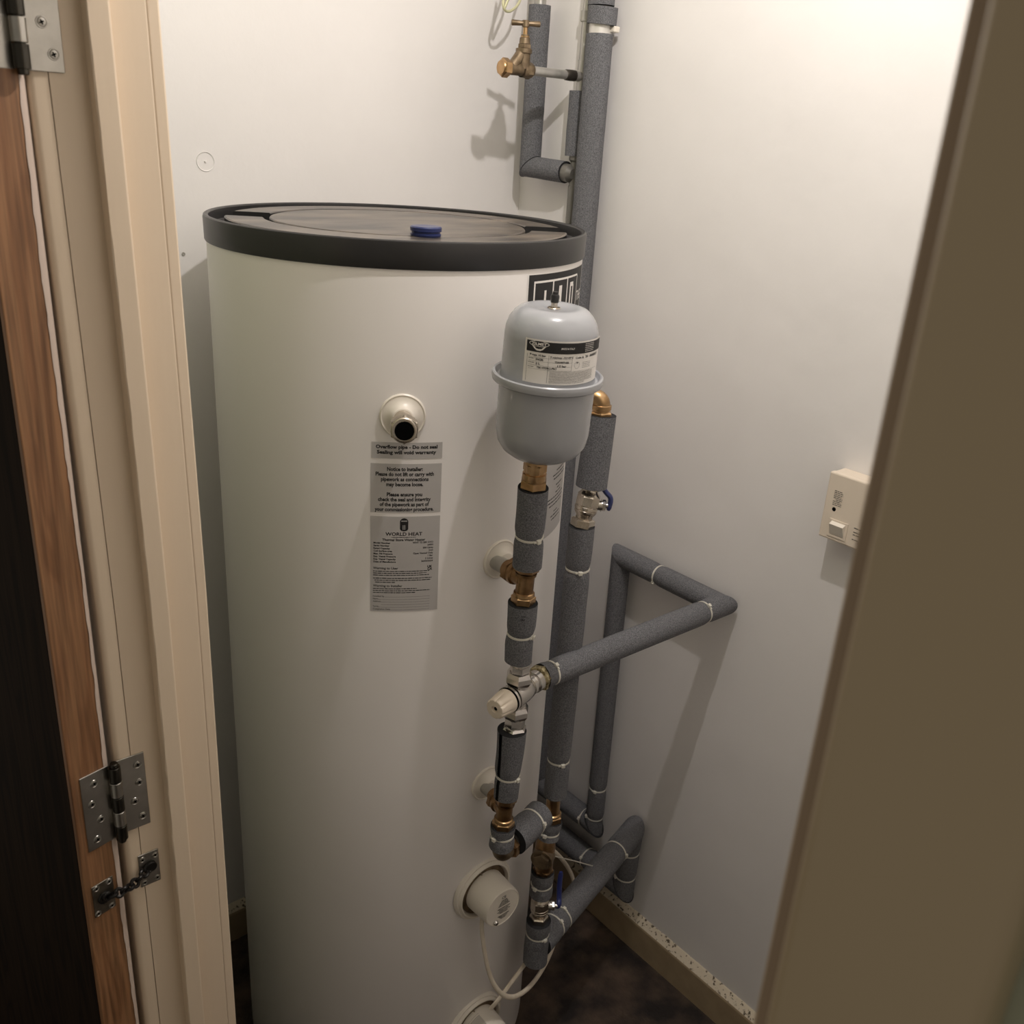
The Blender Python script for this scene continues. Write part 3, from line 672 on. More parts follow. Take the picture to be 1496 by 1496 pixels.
tee(1.1187, 0.8095, V_b + Vector((0, 0, 0.001)), V_c + Vector((0, 0, 0.001)), 'brass tee joining the upper tank outlet to the riser under the vessel', M['brass'], M['brassnew'])
tee(0.7175, 0.8133, V_f, V_g, 'brass tee joining the lower tank outlet to the riser', M['brass'], M['brassnew'])
# mixing valve ---------------------------------------------------------------
mo = pt(756, 1014, 0.891); mo.z = 0.9268
mx = thing('mixing_valve', 'chrome thermostatic mixing valve with cream knob', 'valve', V_e)
kd = (onz(722, 1037, 0.9268) - mo).normalized()                       # towards the knob
b = nb(); lathe(b, [(-0.052, 0), (-0.052, 0.0150), (-0.050, 0.0168), (-0.040, 0.0168), (-0.0385, 0.0135), (-0.034, 0.0135), (-0.033, 0.0158), (-0.027, 0.0158), (-0.026, 0.0140), (-0.022, 0.0172), (-0.010, 0.0188), (0.006, 0.0188), (0.010, 0.0182), (0.0105, 0.0195), (0.0145, 0.0195), (0.0150, 0.0180), (0.018, 0.0180), (0.0185, 0.0200), (0.0225, 0.0200), (0.0228, 0.0150), (0.030, 0.0145), (0.030, 0)], mo, kd, 40)
ax = (V_d - V_e).normalized()
cyl(b, mo - ax * 0.030, mo + ax * 0.030, 0.0145, 32); mb_ = obj('body', b, M['chrome'], mx)
b = nb(); lathe(b, [(0.0150, 0.0183), (0.0180, 0.0183)], mo, kd, 40); lathe(b, [(0.0226, 0.0192), (0.0242, 0.0192), (0.0242, 0.0140)], mo, kd, 40); obj('seal', b, M['hole'], mx)
for (a0, a1, r, ph) in ((0.018, 0.038, 0.0208, 0.0), (0.038, 0.050, 0.0150, 0.3), (-0.020, -0.040, 0.0205, 0.0), (-0.040, -0.056, 0.0155, 0.3), (-0.056, -0.068, 0.0190, 0.1)):
    b = nb(); hexn(b, mo + ax * a0, mo + ax * a1, r, phase=ph, bev=0.3 if r > 0.018 else 0.08); obj('nut', b, M['chrome'], mx)
L_ = (V_d - mo).length
b = nb(); hexn(b, mo + ax * 0.050, mo + ax * max(0.06, L_ + 0.002), 0.0180, phase=0.2, bev=0.2); obj('nut', b, M['chrome'], mx)
b = nb(); cyl(b, mo + ax * 0.05, V_d, 0.0125); obj('tail', b, M['chrome'], mx)
b = nb(); cyl(b, mo - ax * 0.055, V_e - ax * 0.006, 0.0125); obj('tail', b, M['chrome'], mx)
b = nb(); rings = []                                                    # fluted knob
fr = frame(kd)
for t_, r_, fl in ((0.0245, 0, 0), (0.0245, 0.0178, 0), (0.0252, 0.0186, 0), (0.033, 0.0184, 0.0), (0.036, 0.0178, 0.0010), (0.050, 0.0164, 0.0022), (0.0545, 0.0156, 0.0024), (0.0560, 0.0142, 0.0015), (0.0562, 0.012, 0), (0.0562, 0.0055, 0), (0.0530, 0.005, 0), (0.0530, 0, 0)):
    if r_ == 0: rings.append([b.verts.new(mo + kd * t_)])
    else: rings.append([b.verts.new(mo + fr @ Vector(((r_ - fl * max(0, cos(7 * a)) ** 6) * cos(a), (r_ - fl * max(0, cos(7 * a)) ** 6) * sin(a), t_))) for a in [2 * pi * k / 84 for k in range(84)]])
for A_, B_ in zip(rings, rings[1:]):
    for k in range(84):
        q = [A_[k % len(A_)], A_[(k + 1) % 84 % len(A_)], B_[(k + 1) % 84 % len(B_)], B_[k % len(B_)]]; u_ = []
        for v in q:
            if v not in u_: u_.append(v)
        if len(u_) > 2: f = b.faces.new(u_); f.smooth = True
kn = obj('knob', b, M['knob'], mx)
for a in (0.5, 1.15, 1.8, 2.45): b = nb(); lathe(b, [(0, 0.0010), (0.0002, 0)], mo + fr @ Vector((0.0187 * cos(a), 0.0187 * sin(a), 0.029)), fr @ Vector((cos(a), sin(a), 0)), 10); obj('mark', b, M['hole'], kn)
b = nb(); lathe(b, [(0, 0.0030), (0.0001, 0)], mo + kd * 0.0532, kd, 16); obj('screw_recess', b, M['hole'], kn)

# long branch G, H, I along the right wall ---------------------------------
WPX = 1.31
cG = Vector((WPX, 0.906, 0.9245)); cH = Vector((WPX, 1.158, 0.9240)); 
gs = mo - kd * 0.064; gd = (cG - gs).normalized()
t = thing('brass_compression_nut', 'brass nut smeared with jointing paste at the mixing valve outlet', 'pipe fitting', mo - kd * 0.055)
b = nb(); hexn(b, mo - kd * 0.0525, mo - kd * 0.0665, 0.0205, phase=0.2, bev=0.1); obj('nut', b, M['seal'], t)
g1 = gs
LG = (cG - g1).length
sleeve('long grey foam sleeve running from the mixing valve to the right wall', g1, cG, 0.0205, [(0.020, Vector((0.2, -0.5, 1))), (LG * 0.885, Vector((0, -0.6, 1)))], m1=(0, 1, 0), r1=0.0215, bore=0.013)
LH = (cH - cG).length
sleeve('grey foam sleeve along the right wall joining the two branch corners', cG, cH, 0.0205, [(LH * 0.60, Vector((-0.75, -0.3, -0.75)))], m0=(cG - g1), m1=(0, 0, -1))
cI = Vector((WPX, 1.150, 0.262))
LI = cH.z - cI.z
zi = onx(877, 1153, WPX).z; zi2 = onx(874, 1196, WPX).z
sleeve('tall grey foam sleeve dropping down the right wall from the branch corner', cH, cI, 0.0200, [(cH.z - zi, Vector((-1, -0.5, 0))), (cH.z - zi2, Vector((-0.9, 0.6, 0)))], m0=(0, 1, 0), m1=(0, 1, 0))
cJ = Vector((1.306, 1.338, 0.262))
sleeve('low grey foam sleeve along the right wall behind the risers, upper of two', cI, cJ, 0.0235, [(0.028, Vector((-1, 0, 0.3)))], m0=(0, 0, -1), m1=(0, 0, 1))
# riser D -------------------------------------------------------------------
DY = 0.93
def D(px, py): return ony(px, py, DY)
De = Vector((0.9725, DY, 1.3450)); D1a, D1b = Vector((0.9740, DY, 1.3250)), D(864, 710)
t = thing('brass_elbow', 'brass elbow peeping out right of the grey vessel', 'pipe fitting', D1a)
rd = Vector((TC.x - De.x, TC.y - De.y, 0)).normalized()
b = nb(); pts = [De - Z * 0.022] + [De + (rd * (1 - cos(a)) + Z * (sin(a) - 1)) * 0.010 + Z * 0.004 for a in [pi / 2 * k / 6 for k in range(7)]] + [De + rd * 0.052 + Z * 0.004]
sweep(b, pts, 0.0128, 24); obj('bend', b, M['brassnew'], t)
b = nb(); lathe(b, [(-0.012, 0.0130), (-0.011, 0.0148), (-0.005, 0.0148), (-0.004, 0.013)], De, Z, 32); lathe(b, [(0.016, 0.013), (0.017, 0.0150), (0.024, 0.0150), (0.025, 0.013)], De + Z * 0.004, rd, 32); obj('collar', b, M['brassnew'], t)
b = nb(); hexn(b, De - Z * 0.027, De - Z * 0.014, 0.0172); obj('nut', b, M['brassnew'], t)
sleeve('thick grey foam sleeve on the right riser between brass elbow and upper valve', D1a, D1b, 0.0222, [], r1=0.0238, bore=0.014)
D2a, D2b = D(850, 768), D(811, 1160)
dz = (D2a - D2b).length
sleeve('long grey foam sleeve on the right riser below the upper blue-levered valve', D2a, D2b, 0.0200, [((D2a - D(844, 830)).length, hdir(12)), ((D2a - D(818, 1108)).length, hdir(22))], wob=0.012)
def ballvalve(label, top, bot, sd, lev, s=1.0, stem=0.03, mt=M['nickel']):
    """body along top-bot, stem towards sd, lever along lev"""
    t = thing('ball_valve', label, 'valve', bot); top, bot = Vector(top), Vector(bot); ax = (top - bot).normalized(); L = (top - bot).length; c = bot + ax * L * 0.54; sd = Vector(sd).normalized()
    b = nb(); lathe(b, [(-L * 0.40, 0.0125 * s), (-L * 0.26, 0.0130 * s), (-L * 0.22, 0.0150 * s), (-L * 0.17, 0.0170 * s), (-L * 0.13, 0.0174 * s), (-L * 0.115, 0.0164 * s), (-L * 0.10, 0.0178 * s), (-L * 0.04, 0.0178 * s), (-L * 0.03, 0.0170 * s), (L * 0.24, 0.0170 * s), (L * 0.30, 0.0135 * s), (L * 0.34, 0.0120 * s), (L * 0.40, 0.0120 * s)], c, ax, 40)
    cyl(b, c - ax * L * 0.5, c + ax * L * 0.44, 0.0115 * s); obj('body', b, mt, t)
    b = nb(); lathe(b, [(-L * 0.02, 0.0172 * s), (0, 0.0186 * s), (L * 0.20, 0.0186 * s), (L * 0.24, 0.0165 * s)], c, ax, 8, None, 0.3, smooth=False); obj('body_flats', b, mt, t)
    for a0, a1 in ((-0.54, -0.33), (0.36, 0.48)):
        b = nb(); hexn(b, c + ax * L * a0, c + ax * L * a1, 0.0184 * s, phase=0.5, bev=0.12); obj('nut', b, mt, t)
    b = nb(); cyl(b, c + sd * 0.008, c + sd * (0.008 + stem * 0.62), 0.0080 * s, 24); st = obj('stem', b, M['chrome'], t)
    b = nb(); hexn(b, c + sd * (stem * 0.75), c + sd * (stem * 0.95), 0.0092 * s); cyl(b, c + sd * stem * 0.6, c + sd * (stem * 1.18), 0.0040, 16); box(b, (-0.0095, -0.003, 0), (0.0095, 0.003, 0.0012), 0.0003, Matrix.Translation(c + sd * stem * 0.7) @ frame(sd).to_4x4()); obj('stem_nut', b, M['chrome'], st)
    lev = [Vector(v) for v in lev]; q = [c + sd * stem + v for v in lev]
    b = nb(); q2 = catmull(q, 4); sweep(b, q2, [0.0056 * s * (0.65 if k in (0, len(q2) - 1) else 1) for k in range(len(q2))], 12, flat=0.72); obj('lever', b, M['bluedk'] if s < 0.95 else M['blue'], t)
ballvalve('nickel ball valve with blue lever high on the right riser', D1b + Vector((0, 0, 0.002)), D2a - Z * 0.002, (0.74, -0.67, 0.0), [(0.002, -0.002, -0.007), (0.004, -0.003, 0.006), (0.003, -0.002, 0.014), (-0.003, 0.002, 0.022), (-0.009, 0.005, 0.031)])
# brass coupling & collar, check valve
c1, c2 = D(809, 1162), D(806, 1201)
t = thing('brass_coupling', 'brass coupling on the right riser beside the short foam cross pipe', 'pipe fitting', c2)
ax = (c1 - c2).normalized(); b = nb(); cyl(b, c2, c1 + ax * 0.01, 0.0122); obj('tube', b, M['brassnew'], t)
b = nb(); hexn(b, c2 + ax * 0.004, c2 + ax * 0.018, 0.0178); lathe(b, [(0.018, 0.0155), (0.021, 0.015), (0.0225, 0.0125)], c2, ax, 32); obj('nut', b, M['brassnew'], t)
c3, c4 = D(805, 1198), D(800, 1222)
sleeve('narrow grey foam collar on the right riser above the brass check valve', c3, c4, 0.0200, [(0.022, hdir(-20))], wob=0.02)
c5, c6 = D(798, 1222), D(793, 1276)
t = thing('check_valve', 'brass check valve with round hexagonal cap on the right riser', 'valve', c6)
ax = (c5 - c6).normalized(); Lc = (c5 - c6).length
b = nb(); lathe(b, [(0, 0.0125), (0.008, 0.0160), (Lc * 0.3, 0.0165), (Lc * 0.5, 0.0180), (Lc * 0.8, 0.0175), (Lc, 0.0140)], c6, ax, 36); obj('body', b, M['brass'], t)
cc_ = c6 + ax * Lc * 0.55; sd = Vector((-0.83, -0.5, 0.0)).normalized()
b = nb(); cyl(b, cc_, cc_ + sd * 0.020, 0.0195, 36); hexn(b, cc_ + sd * 0.020, cc_ + sd * 0.026, 0.0155, bev=0.1); obj('cap', b, M['brassold'], t)
b = nb(); hexn(b, c6, c6 + ax * 0.014, 0.0185, phase=0.4); lathe(b, [(0.014, 0.0165), (0.018, 0.0160), (0.019, 0.013)], c6, ax, 32); obj('nut', b, M['brass'], t)
c7, c8 = D(793, 1272), D(790, 1306)
sleeve('grey foam collar on the right riser above the lower blue-levered valve', c7, c8, 0.0205, [((c7 - D(792, 1290)).length, hdir(-35))], wob=0.02)
c9, c10 = D(790, 1304), D(787, 1345)
ballvalve('lower nickel ball valve with dark blue lever near the floor', c9, c10, (0.80, -0.6, 0.0), [(0.001, -0.001, -0.004), (0.006, -0.003, 0.002), (0.012, 0.004, 0.010), (0.016, 0.010, 0.036), (0.019, 0.012, 0.058)], 0.93, 0.028)
c11 = D(787, 1344); c12 = Vector((c11.x, DY, 0.282))
sleeve('grey foam sleeve at the foot of the right riser', c11, c12, 0.0225, [((c11 - D(786, 1362)).length, hdir(40))], wob=0.01)
# K from the foot of D to the right wall, L down, N back along the wall
zK = 0.318
k0 = Vector((c11.x + 0.008, DY + 0.002, zK)); k1 = Vector((1.306, 1.0365, zK)); LK = (k1 - k0).length
sleeve('thick grey foam sleeve sloping from the foot of the right riser to the wall', k0, k1, 0.0260, [(LK * 0.205, Vector((-0.1, -0.3, 1))), (LK * 0.135, Vector((0.1, -0.8, 1))) , (LK * 0.80, Vector((0.1, -1, 0.15)))], m1=(0, 0, -1), wob=0.004)
l1 = Vector((1.306, 1.040, 0.164))
sleeve('short upright grey foam sleeve on the right wall just above the skirting', k1, l1, 0.0240, [(zK - onx(918, 1242, 1.306).z, Vector((-1, 0, 0))), (zK - onx(911, 1276, 1.306).z, Vector((-1, 0.4, 0)))], m0=(k1 - k0), m1=(0, 1, 0))
n1 = Vector((1.306, 1.395, 0.160))
sleeve('low grey foam sleeve along the right wall just above the skirting', l1, n1, 0.0250, [(0.115, Vector((-1, 0, 0.5)))], m0=(0, 0, -1))
# F short cross pipe from the lowest elbow to riser D
eo = Vector((0.7985, 0.890, 0.6330))
fd = Vector((sin(radians(74)), cos(radians(74)), 0))
t = thing('brass_elbow', 'dark brass elbow at the bottom of the riser over the immersion cap', 'pipe fitting', eo - Z * 0.014)
b = nb(); sweep(b, [eo + Z * 0.030] + [eo + Z * 0.012 + (fd * (1 - cos(a)) - Z * sin(a)) * 0.016 for a in [pi / 2 * k / 6 for k in range(7)]] + [eo + fd * 0.032 - Z * 0.004], 0.0138, 24); obj('bend', b, M['brassold'], t)
b = nb(); hexn(b, eo + fd * 0.020 - Z * 0.004, eo + fd * 0.034 - Z * 0.004, 0.0190); obj('nut', b, M['brass'], t)
f0 = eo + fd * 0.036 + Z * (0.003); f1 = Vector((0.910, 0.9205, 0.636))
sleeve('short thick grey foam cross pipe between the two risers', f0, f1, 0.0255, [((f1 - f0).length * 0.70, Vector((0.1, -1, 0.35)))], bore=0.014)

# ------------------------------------------------------------------ expansion vessel
ves = thing('expansion_vessel', 'grey steel expansion vessel with a white label', 'expansion vessel', VB)
LV = (VA - VB).length
b = nb(); lathe(b, [(-0.003, 0.0), (-0.002, 0.015), (0.0, 0.024), (0.005, 0.040), (0.013, 0.0510), (0.024, 0.0580), (0.040, 0.0608), (0.070, 0.0612), (0.108, 0.0616), (0.110, 0.0660)], VB, VX, 72); obj('lower_shell', b, M['vessel'], ves)
zf = 0.1120
b = nb(); lathe(b, [(zf - 0.008, 0.0635), (zf - 0.0075, 0.0685), (zf - 0.0055, 0.0708), (zf - 0.001, 0.0716), (zf + 0.0035, 0.0708), (zf + 0.0048, 0.0690), (zf + 0.0040, 0.0670), (zf + 0.001, 0.0655), (zf - 0.001, 0.0640), (zf - 0.001, 0.061)], VB, VX, 72); obj('flange', b, M['vessel'], ves)
b = nb(); lathe(b, [(zf - 0.002, 0.0612), (zf + 0.004, 0.0600), (zf + 0.052, 0.0590), (zf + 0.062, 0.0580), (zf + 0.072, 0.0548), (zf + 0.080, 0.0492), (zf + 0.0855, 0.0430), (zf + 0.0880, 0.035), (zf + 0.0880, 0.028), (zf + 0.0862, 0.021), (zf + 0.0858, 0)], VB, VX, 72); us = obj('upper_shell', b, M['vessel'], ves)
vt = VB + VX * (zf + 0.0858)
b = nb(); cyl(b, vt, vt + VX * 0.0015, 0.0085, 24); cyl(b, vt, vt + VX * 0.012, 0.0042, 16); obj('valve_stem', b, M['nickel'], ves)
b = nb(); lathe(b, [(0.0075, 0), (0.0075, 0.0050), (0.0150, 0.0056), (0.0170, 0.0048), (0.0175, 0.0036), (0.0205, 0.0034), (0.0208, 0)], vt, VX, 20); obj('valve_cap', b, M['blackplastic'], ves)
fv = frame(VX, Vector((sin(radians(-137)), cos(radians(-137)), 0)))     # local x faces the doorway
def vmap(u, v, w_=0.0004):
    R_ = 0.0600; a = u / R_
    if v > 0.006: v = 0.006 + (v - 0.006) * 0.93
    return VB + VX * (zf + v) + fv @ Vector(((R_ + w_) * cos(a), (R_ + w_) * sin(a), 0))
sgn = 1 if (fv @ Vector((0, 1, 0))).dot(RGT) > 0 else -1
def vm(u, v, w_=0.0004): return vmap(sgn * u, v, w_)
uL, uR = -0.0315, 0.0830; vB, vT = 0.006, 0.0640
b = nb(); rect(b, vm, uL, vB, uR, vT, 0.0004); lb = obj('label', b, M['paper'], ves)
b = nb()
rect(b, vm, uL + 0.0025, vT - 0.0165, uR, vT - 0.0022, 0.0007)
ink2 = []
for s_, u, v, h, wd in (('P max 10 bar', -0.024, 0.0425, 0.0034, 0.0200), ('T min/max -10/+99\u00b0C', 0.001, 0.0415, 0.0034, 0.029), ('Code 2L', 0.033, 0.0412, 0.0034, 0.013), ('24 - 00082513', 0.048, 0.0415, 0.0044, 0.026), ('EAC06', -0.016, 0.0370, 0.0036, 0.009), ('TSAH00716BL', 0.0070, 0.0352, 0.0036, 0.018), ('2 L', -0.016, 0.0315, 0.0038, 0.0055), ('1.5 bar', 0.0105, 0.0300, 0.0040, 0.011), ('TSA HYDRO-PRO', -0.0145, 0.0265, 0.0036, 0.0245)):
    put_text(b, vm, s_, u, v, h, wd, 'l', 0.035, off=0.0007)
for v in (0.0405, 0.0355, 0.0300, 0.0250): rect(b, vm, -0.025, v, 0.028, v + 0.00022, 0.0007)
for u in (-0.0008, 0.0285): rect(b, vm, u, 0.0250, u + 0.00025, 0.045, 0.0007, 1)
rect(b, vm, -0.0275, 0.008, -0.0272, 0.044, 0.0007, 1); rect(b, vm, -0.0008, 0.008, -0.0005, 0.025, 0.0007, 1); rect(b, vm, -0.001, 0.0245, 0.075, 0.0247, 0.0007)
for k in range(14): rect(b, vm, 0.0355 + 0.0036 * cos(k * pi / 7), 0.0322 + 0.0045 * sin(k * pi / 7), 0.0355 + 0.0036 * cos(k * pi / 7) + 0.0007, 0.0322 + 0.0045 * sin(k * pi / 7) + 0.0007, 0.0007, 1)
rect(b, vm, 0.0350, 0.0350, 0.0368, 0.0366, 0.0008, 1)
obj('lettering', b, M['ink'], lb)
b = nb()
for i in range(10): wordbars(b, vm, 0.0018, 0.065 if i < 8 else 0.050, 0.0228 - i * 0.0016, 0.0006, 0.0007)
for i in range(4): wordbars(b, vm, 0.044, 0.058, 0.0352 - i * 0.0022, 0.0006, 0.0007)
wordbars(b, vm, -0.0255, -0.0185, 0.0385, 0.0009, 0.0007); wordbars(b, vm, -0.0255, -0.018, 0.0330, 0.0009, 0.0007); wordbars(b, vm, -0.0255, -0.018, 0.0272, 0.0009, 0.0007)
obj('small_print', b, M['inkgrey'], lb)
b = nb(); pts = [(-0.0135 + 0.0125 * cos(a), 0.0585 + 0.0038 * sin(a)) for a in [2 * pi * k / 20 for k in range(20)]]; poly2(b, vm, pts, 0.0009)
poly2(b, vm, [(-0.0225, 0.0560), (-0.0185, 0.0515), (-0.0160, 0.0498), (-0.0115, 0.0495), (-0.0085, 0.0512), (-0.0045, 0.0560)][::-1], 0.0009)
put_text(b, vm, 'MADE IN ITALY', 0.0135, 0.0535, 0.0034, 0.017, 'l', 0.012, off=0.0009)
for i in range(5): wordbars(b, vm, 0.046, 0.062, 0.0595 - i * 0.0024, 0.0007, 0.0009)
em = obj('emblem', b, M['paper'], lb)
b = nb(); pts = [(-0.0135 + 0.0115 * cos(a), 0.0585 + 0.0030 * sin(a)) for a in [2 * pi * k / 20 for k in range(20)]]; poly2(b, vm, pts, 0.0011)
poly2(b, vm, [(-0.0135, 0.0548), (-0.0148, 0.0527), (-0.0142, 0.0518), (-0.0128, 0.0518), (-0.0122, 0.0527)], 0.0011); obj('emblem_ground', b, M['ink'], lb)
b = nb(); put_text(b, vm, 'ZILMET', -0.0135, 0.0568, 0.0048, 0.0185, 'c', 0.03, off=0.0013); obj('emblem_lettering', b, M['paper'], lb)

# ------------------------------------------------------------------ pipes in the corner, upper part
AX, BX, CX = 1.300, 1.318, 1.305
aT = onx(788, 8, AX); aB = onx(770, 243, AX); aY = 1.500
a0 = Vector((AX, aY, aT.z)); a1 = Vector((AX, aY, aB.z))
bY = 1.391
sleeve('upright grey foam sleeve in the wall corner behind the brass stopcock', a0, a1, 0.0205, [], m1=(0, -1, 0), ext=0.0, wob=0.006, bore=0.0125)
b = nb(); cyl(b, a0 - Z * 0.01, a0 + Z * 0.25, 0.0115); tag(obj('pipe', b, M['steelpipe']), 'bare grey pipe rising from the foam sleeve in the wall corner', 'pipe')
sleeve('short level grey foam elbow sleeve in the wall corner above the tank', a1, (AX + 0.006, bY + 0.012, a1.z - 0.004), 0.0200, [], m0=(0, 0, -1), wob=0.01)
# pipe B with fittings
bz = lambda py: onx(845, py, BX).z
t = thing('copper_pipe', 'thin bare grey pipe running down the corner beside the thick foam sleeve', 'pipe', (BX, bY, 0.20))
b = nb(); cyl(b, (BX, bY, 0.165), (BX, bY, 2.10), 0.0076, 24); obj('tube', b, M['steelpipe'], t)
zS = onx(852, 112, BX).z
b = nb(); cyl(b, (BX, bY, zS - 0.030), (BX, bY, zS + 0.028), 0.0090, 24); cyl(b, (BX, bY, zS), (BX - 0.022, bY, zS), 0.0090, 24); obj('tee', b, M['steelpipe'], t)
z2 = onx(838, 255, BX).z
b = nb(); lathe(b, [(-0.030, 0.0088), (0.022, 0.0088), (0.026, 0.0120), (0.034, 0.0120)], (BX, bY, z2), Z, 24); cyl(b, (BX, bY, z2 - 0.06), (BX, bY, z2 - 0.022), 0.0096, 24); cyl(b, (1.304, bY + 0.020, a1.z - 0.004), (1.309, bY - 0.006, a1.z - 0.006), 0.0165, 24, 0.007); obj('socket', b, M['fit'], t)
b = nb(); cyl(b, (BX, bY, z2 - 0.09), (BX, bY, z2 - 0.020), 0.0098, 24); obj('coupling', b, M['fit'], t)
zc = onx(855, 24, BX).z
t2 = thing('pipe_clip', 'small grey plastic clip holding the thin pipe to the wall', 'pipe clip', (BX, bY, zc - 0.009))
b = nb(); cyl(b, (BX, bY, zc - 0.009), (BX, bY, zc + 0.009), 0.0105, 24); obj('band', b, M['greyplastic'], t2)
b = nb(); box(b, (BX + 0.004, bY - 0.006, zc - 0.009), (WX, bY + 0.010, zc + 0.009), 0.001); obj('base', b, M['greyplastic'], t2)
sa, sb = onx(845, 133, BX).z, onx(838, 228, BX).z
sleeve('short grey foam offcut on the thin pipe below the stopcock branch', (BX - 0.002, bY + 0.004, sa), (BX - 0.002, bY + 0.004, sb), 0.0165, [], bore=0.010, wob=0.015, core=False)
# C thick sleeve with the foil strap gap
cY = 1.3395
z1, z2_, z3 = onx(875, 50, CX).z, onx(878, 36, CX).z, onx(880, 10, CX).z
sleeve('thickest and tallest grey foam sleeve down the corner behind the tank', (CX, cY, 0.262), (CX, cY, z1), 0.0238, [], m0=(0, 1, 0), wob=0.004, r1=0.0240)
sleeve('short grey foam cuff at the top above the foil strap', (CX, cY - 0.002, z2_), (CX, cY - 0.004, z3), 0.0262, [], wob=0.02)
sleeve('grey foam sleeve leaving the top of the picture above the cuff', (CX, cY + 0.003, z3 + 0.002), (CX, cY + 0.003, z3 + 0.20), 0.0235, [], wob=0.01)
t = thing('foil_strap', 'shiny pipe clip strap between thick foam sleeve and short cuff', 'strap', (CX, cY, z1))
b = nb(); cyl(b, (CX, cY, z1 - 0.01), (CX, cY, z2_ + 0.01), 0.0200, 36); obj('band', b, M['strap'], t)
b = nb(); box(b, (CX + 0.006, cY - 0.029, z1 + 0.003), (CX + 0.020, cY - 0.017, z1 + 0.013), 0.002); obj('clasp', b, M['white'], t)
# stopcock
sc = Vector((1.172, bY, zS)); sd = Vector((-1, 0, 0))
p0 = Vector((BX - 0.018, bY, zS)); 
t = thing('branch_pipe', 'short level grey pipe carrying the brass stopcock', 'pipe', Vector((1.2, bY, zS - 0.008)))
b = nb(); cyl(b, p0, (1.188, bY, zS), 0.0078, 24); obj('tube', b, M['steelpipe'], t)
b = nb(); lathe(b, [(0, 0.0078), (0.001, 0.0094), (0.010, 0.0096), (0.022, 0.0092), (0.024, 0.0078)], p0, (-1, 0, 0), 24); obj('socket', b, M['darkpipe'], t)
t = thing('stopcock', 'brass stopcock with a T-shaped handle on the upper pipework', 'tap', sc - Z * 0.011)
b = nb(); cyl(b, sc + X * 0.022, sc - X * 0.030, 0.0105, 28)
cyl(b, sc + X * 0.003, sc + X * 0.003 + Z * 0.031, 0.0120, 28)
cyl(b, sc - X * 0.022 + Z * 0.002, sc + X * 0.000 + Z * 0.028, 0.0095, 24)
lathe(b, [(0.025, 0.0118), (0.026, 0.0142), (0.033, 0.0142), (0.034, 0.011)], sc + X * 0.003, Z, 28); obj('body', b, M['brassold'], t)
b = nb(); hexn(b, sc + X * 0.008, sc + X * 0.020, 0.0145); lathe(b, [(0.0, 0.0125), (0.012, 0.0130), (0.020, 0.0128), (0.024, 0.0105)], sc, X, 28); obj('nut', b, M['brassold'], t)
b = nb(); hexn(b, sc - X * 0.030, sc - X * 0.045, 0.0158, bev=0.12); lathe(b, [(0.045, 0.0125), (0.0470, 0.011), (0.0473, 0)], sc, (-1, 0, 0), 28); obj('blank_plug', b, M['brassnew'], t)
s0 = sc + X * 0.004
b = nb(); hexn(b, s0 + Z * 0.033, s0 + Z * 0.041, 0.0122); lathe(b, [(0.041, 0.0098), (0.050, 0.0090), (0.051, 0.0072), (0.055, 0.0072)], s0, Z, 24); obj('bonnet', b, M['brassold'], t)
b = nb(); lathe(b, [(0.0508, 0.0078), (0.0525, 0.0078)], s0, Z, 24); lathe(b, [(0.0, 0.0042), (0.018, 0.0036)], s0 + Z * 0.054, Z, 16); obj('spindle', b, M['brassnew'], t)
hd_ = Vector((0.83, -0.56, 0)).normalized(); ht = s0 + Z * 0.0725
b = nb(); sweep(b, [ht - hd_ * 0.0250, ht - hd_ * 0.0235, ht - hd_ * 0.008, ht, ht + hd_ * 0.008, ht + hd_ * 0.0235, ht + hd_ * 0.0250], [0.0040, 0.0049, 0.0040, 0.0044, 0.0040, 0.0049, 0.0040], 16); cyl(b, ht - Z * 0.006, ht + Z * 0.005, 0.0064, 20); obj('handle', b, M['brassold'], t)
# wire loop hanging into view at the top
b = nb(); wy = 1.49
pts = [ony(786, -150, 1.497), ony(768, -90, wy), ony(748, -40, wy), ony(738, -10, wy - 0.01), ony(735, 5, wy - 0.015), ony(738, 15, wy - 0.015), ony(746, 16, wy - 0.01), ony(757, 6, wy), ony(764, -14, wy + 0.005), ony(776, -60, wy + 0.008), ony(789, -125, 1.499)]
sweep(b, catmull(pts), 0.0024, 10); pts = [p + Vector((0.008, 0.0, 0.006)) for p in pts[3:]]
sweep(b, catmull([ony(742, -40, wy), ony(737, -8, wy), ony(736, 12, wy), ony(742, 0, wy), ony(750, -20, wy), ony(756, -50, wy)]), 0.0024, 10)
tag(obj('earth_wire', b, M['earth']), 'thin yellowish wire loop hanging above the brass stopcock', 'wire')

# ------------------------------------------------------------------ electrics
sw = thing('fused_switch', 'cream surface switch box on the right wall', 'switch', onx(1196, 781, 1.30))
fx = WX - 0.040
tl, bl = onx(1213, 688, fx), onx(1195, 782, fx)
yT = (tl.y + bl.y) / 2; zt_, zb = tl.z, bl.z; wd = zt_ - zb
b = nb(); box(b, (fx, yT - wd * 1.0, zb), (fx + 0.012, yT, zt_), 0.0025); fpz = obj('front_plate', b, M['knob'], sw)
b = nb(); box(b, (fx + 0.0122, yT - wd + 0.001, zb + 0.001), (WX, yT - 0.001, zt_ - 0.001), 0.002); obj('back_box', b, M['knob'], sw)
def sm(u, v, w_=0): return Vector((fx - w_, yT - u * wd, zb + v * wd))
def sbox(bm, u0, v0, u1, v1, d0, d1, bev=0.0006):
    a_, c_ = sm(u0, v0, d0), sm(u1, v1, d1); box(bm, [min(a_[i], c_[i]) for i in range(3)], [max(a_[i], c_[i]) for i in range(3)], bev)
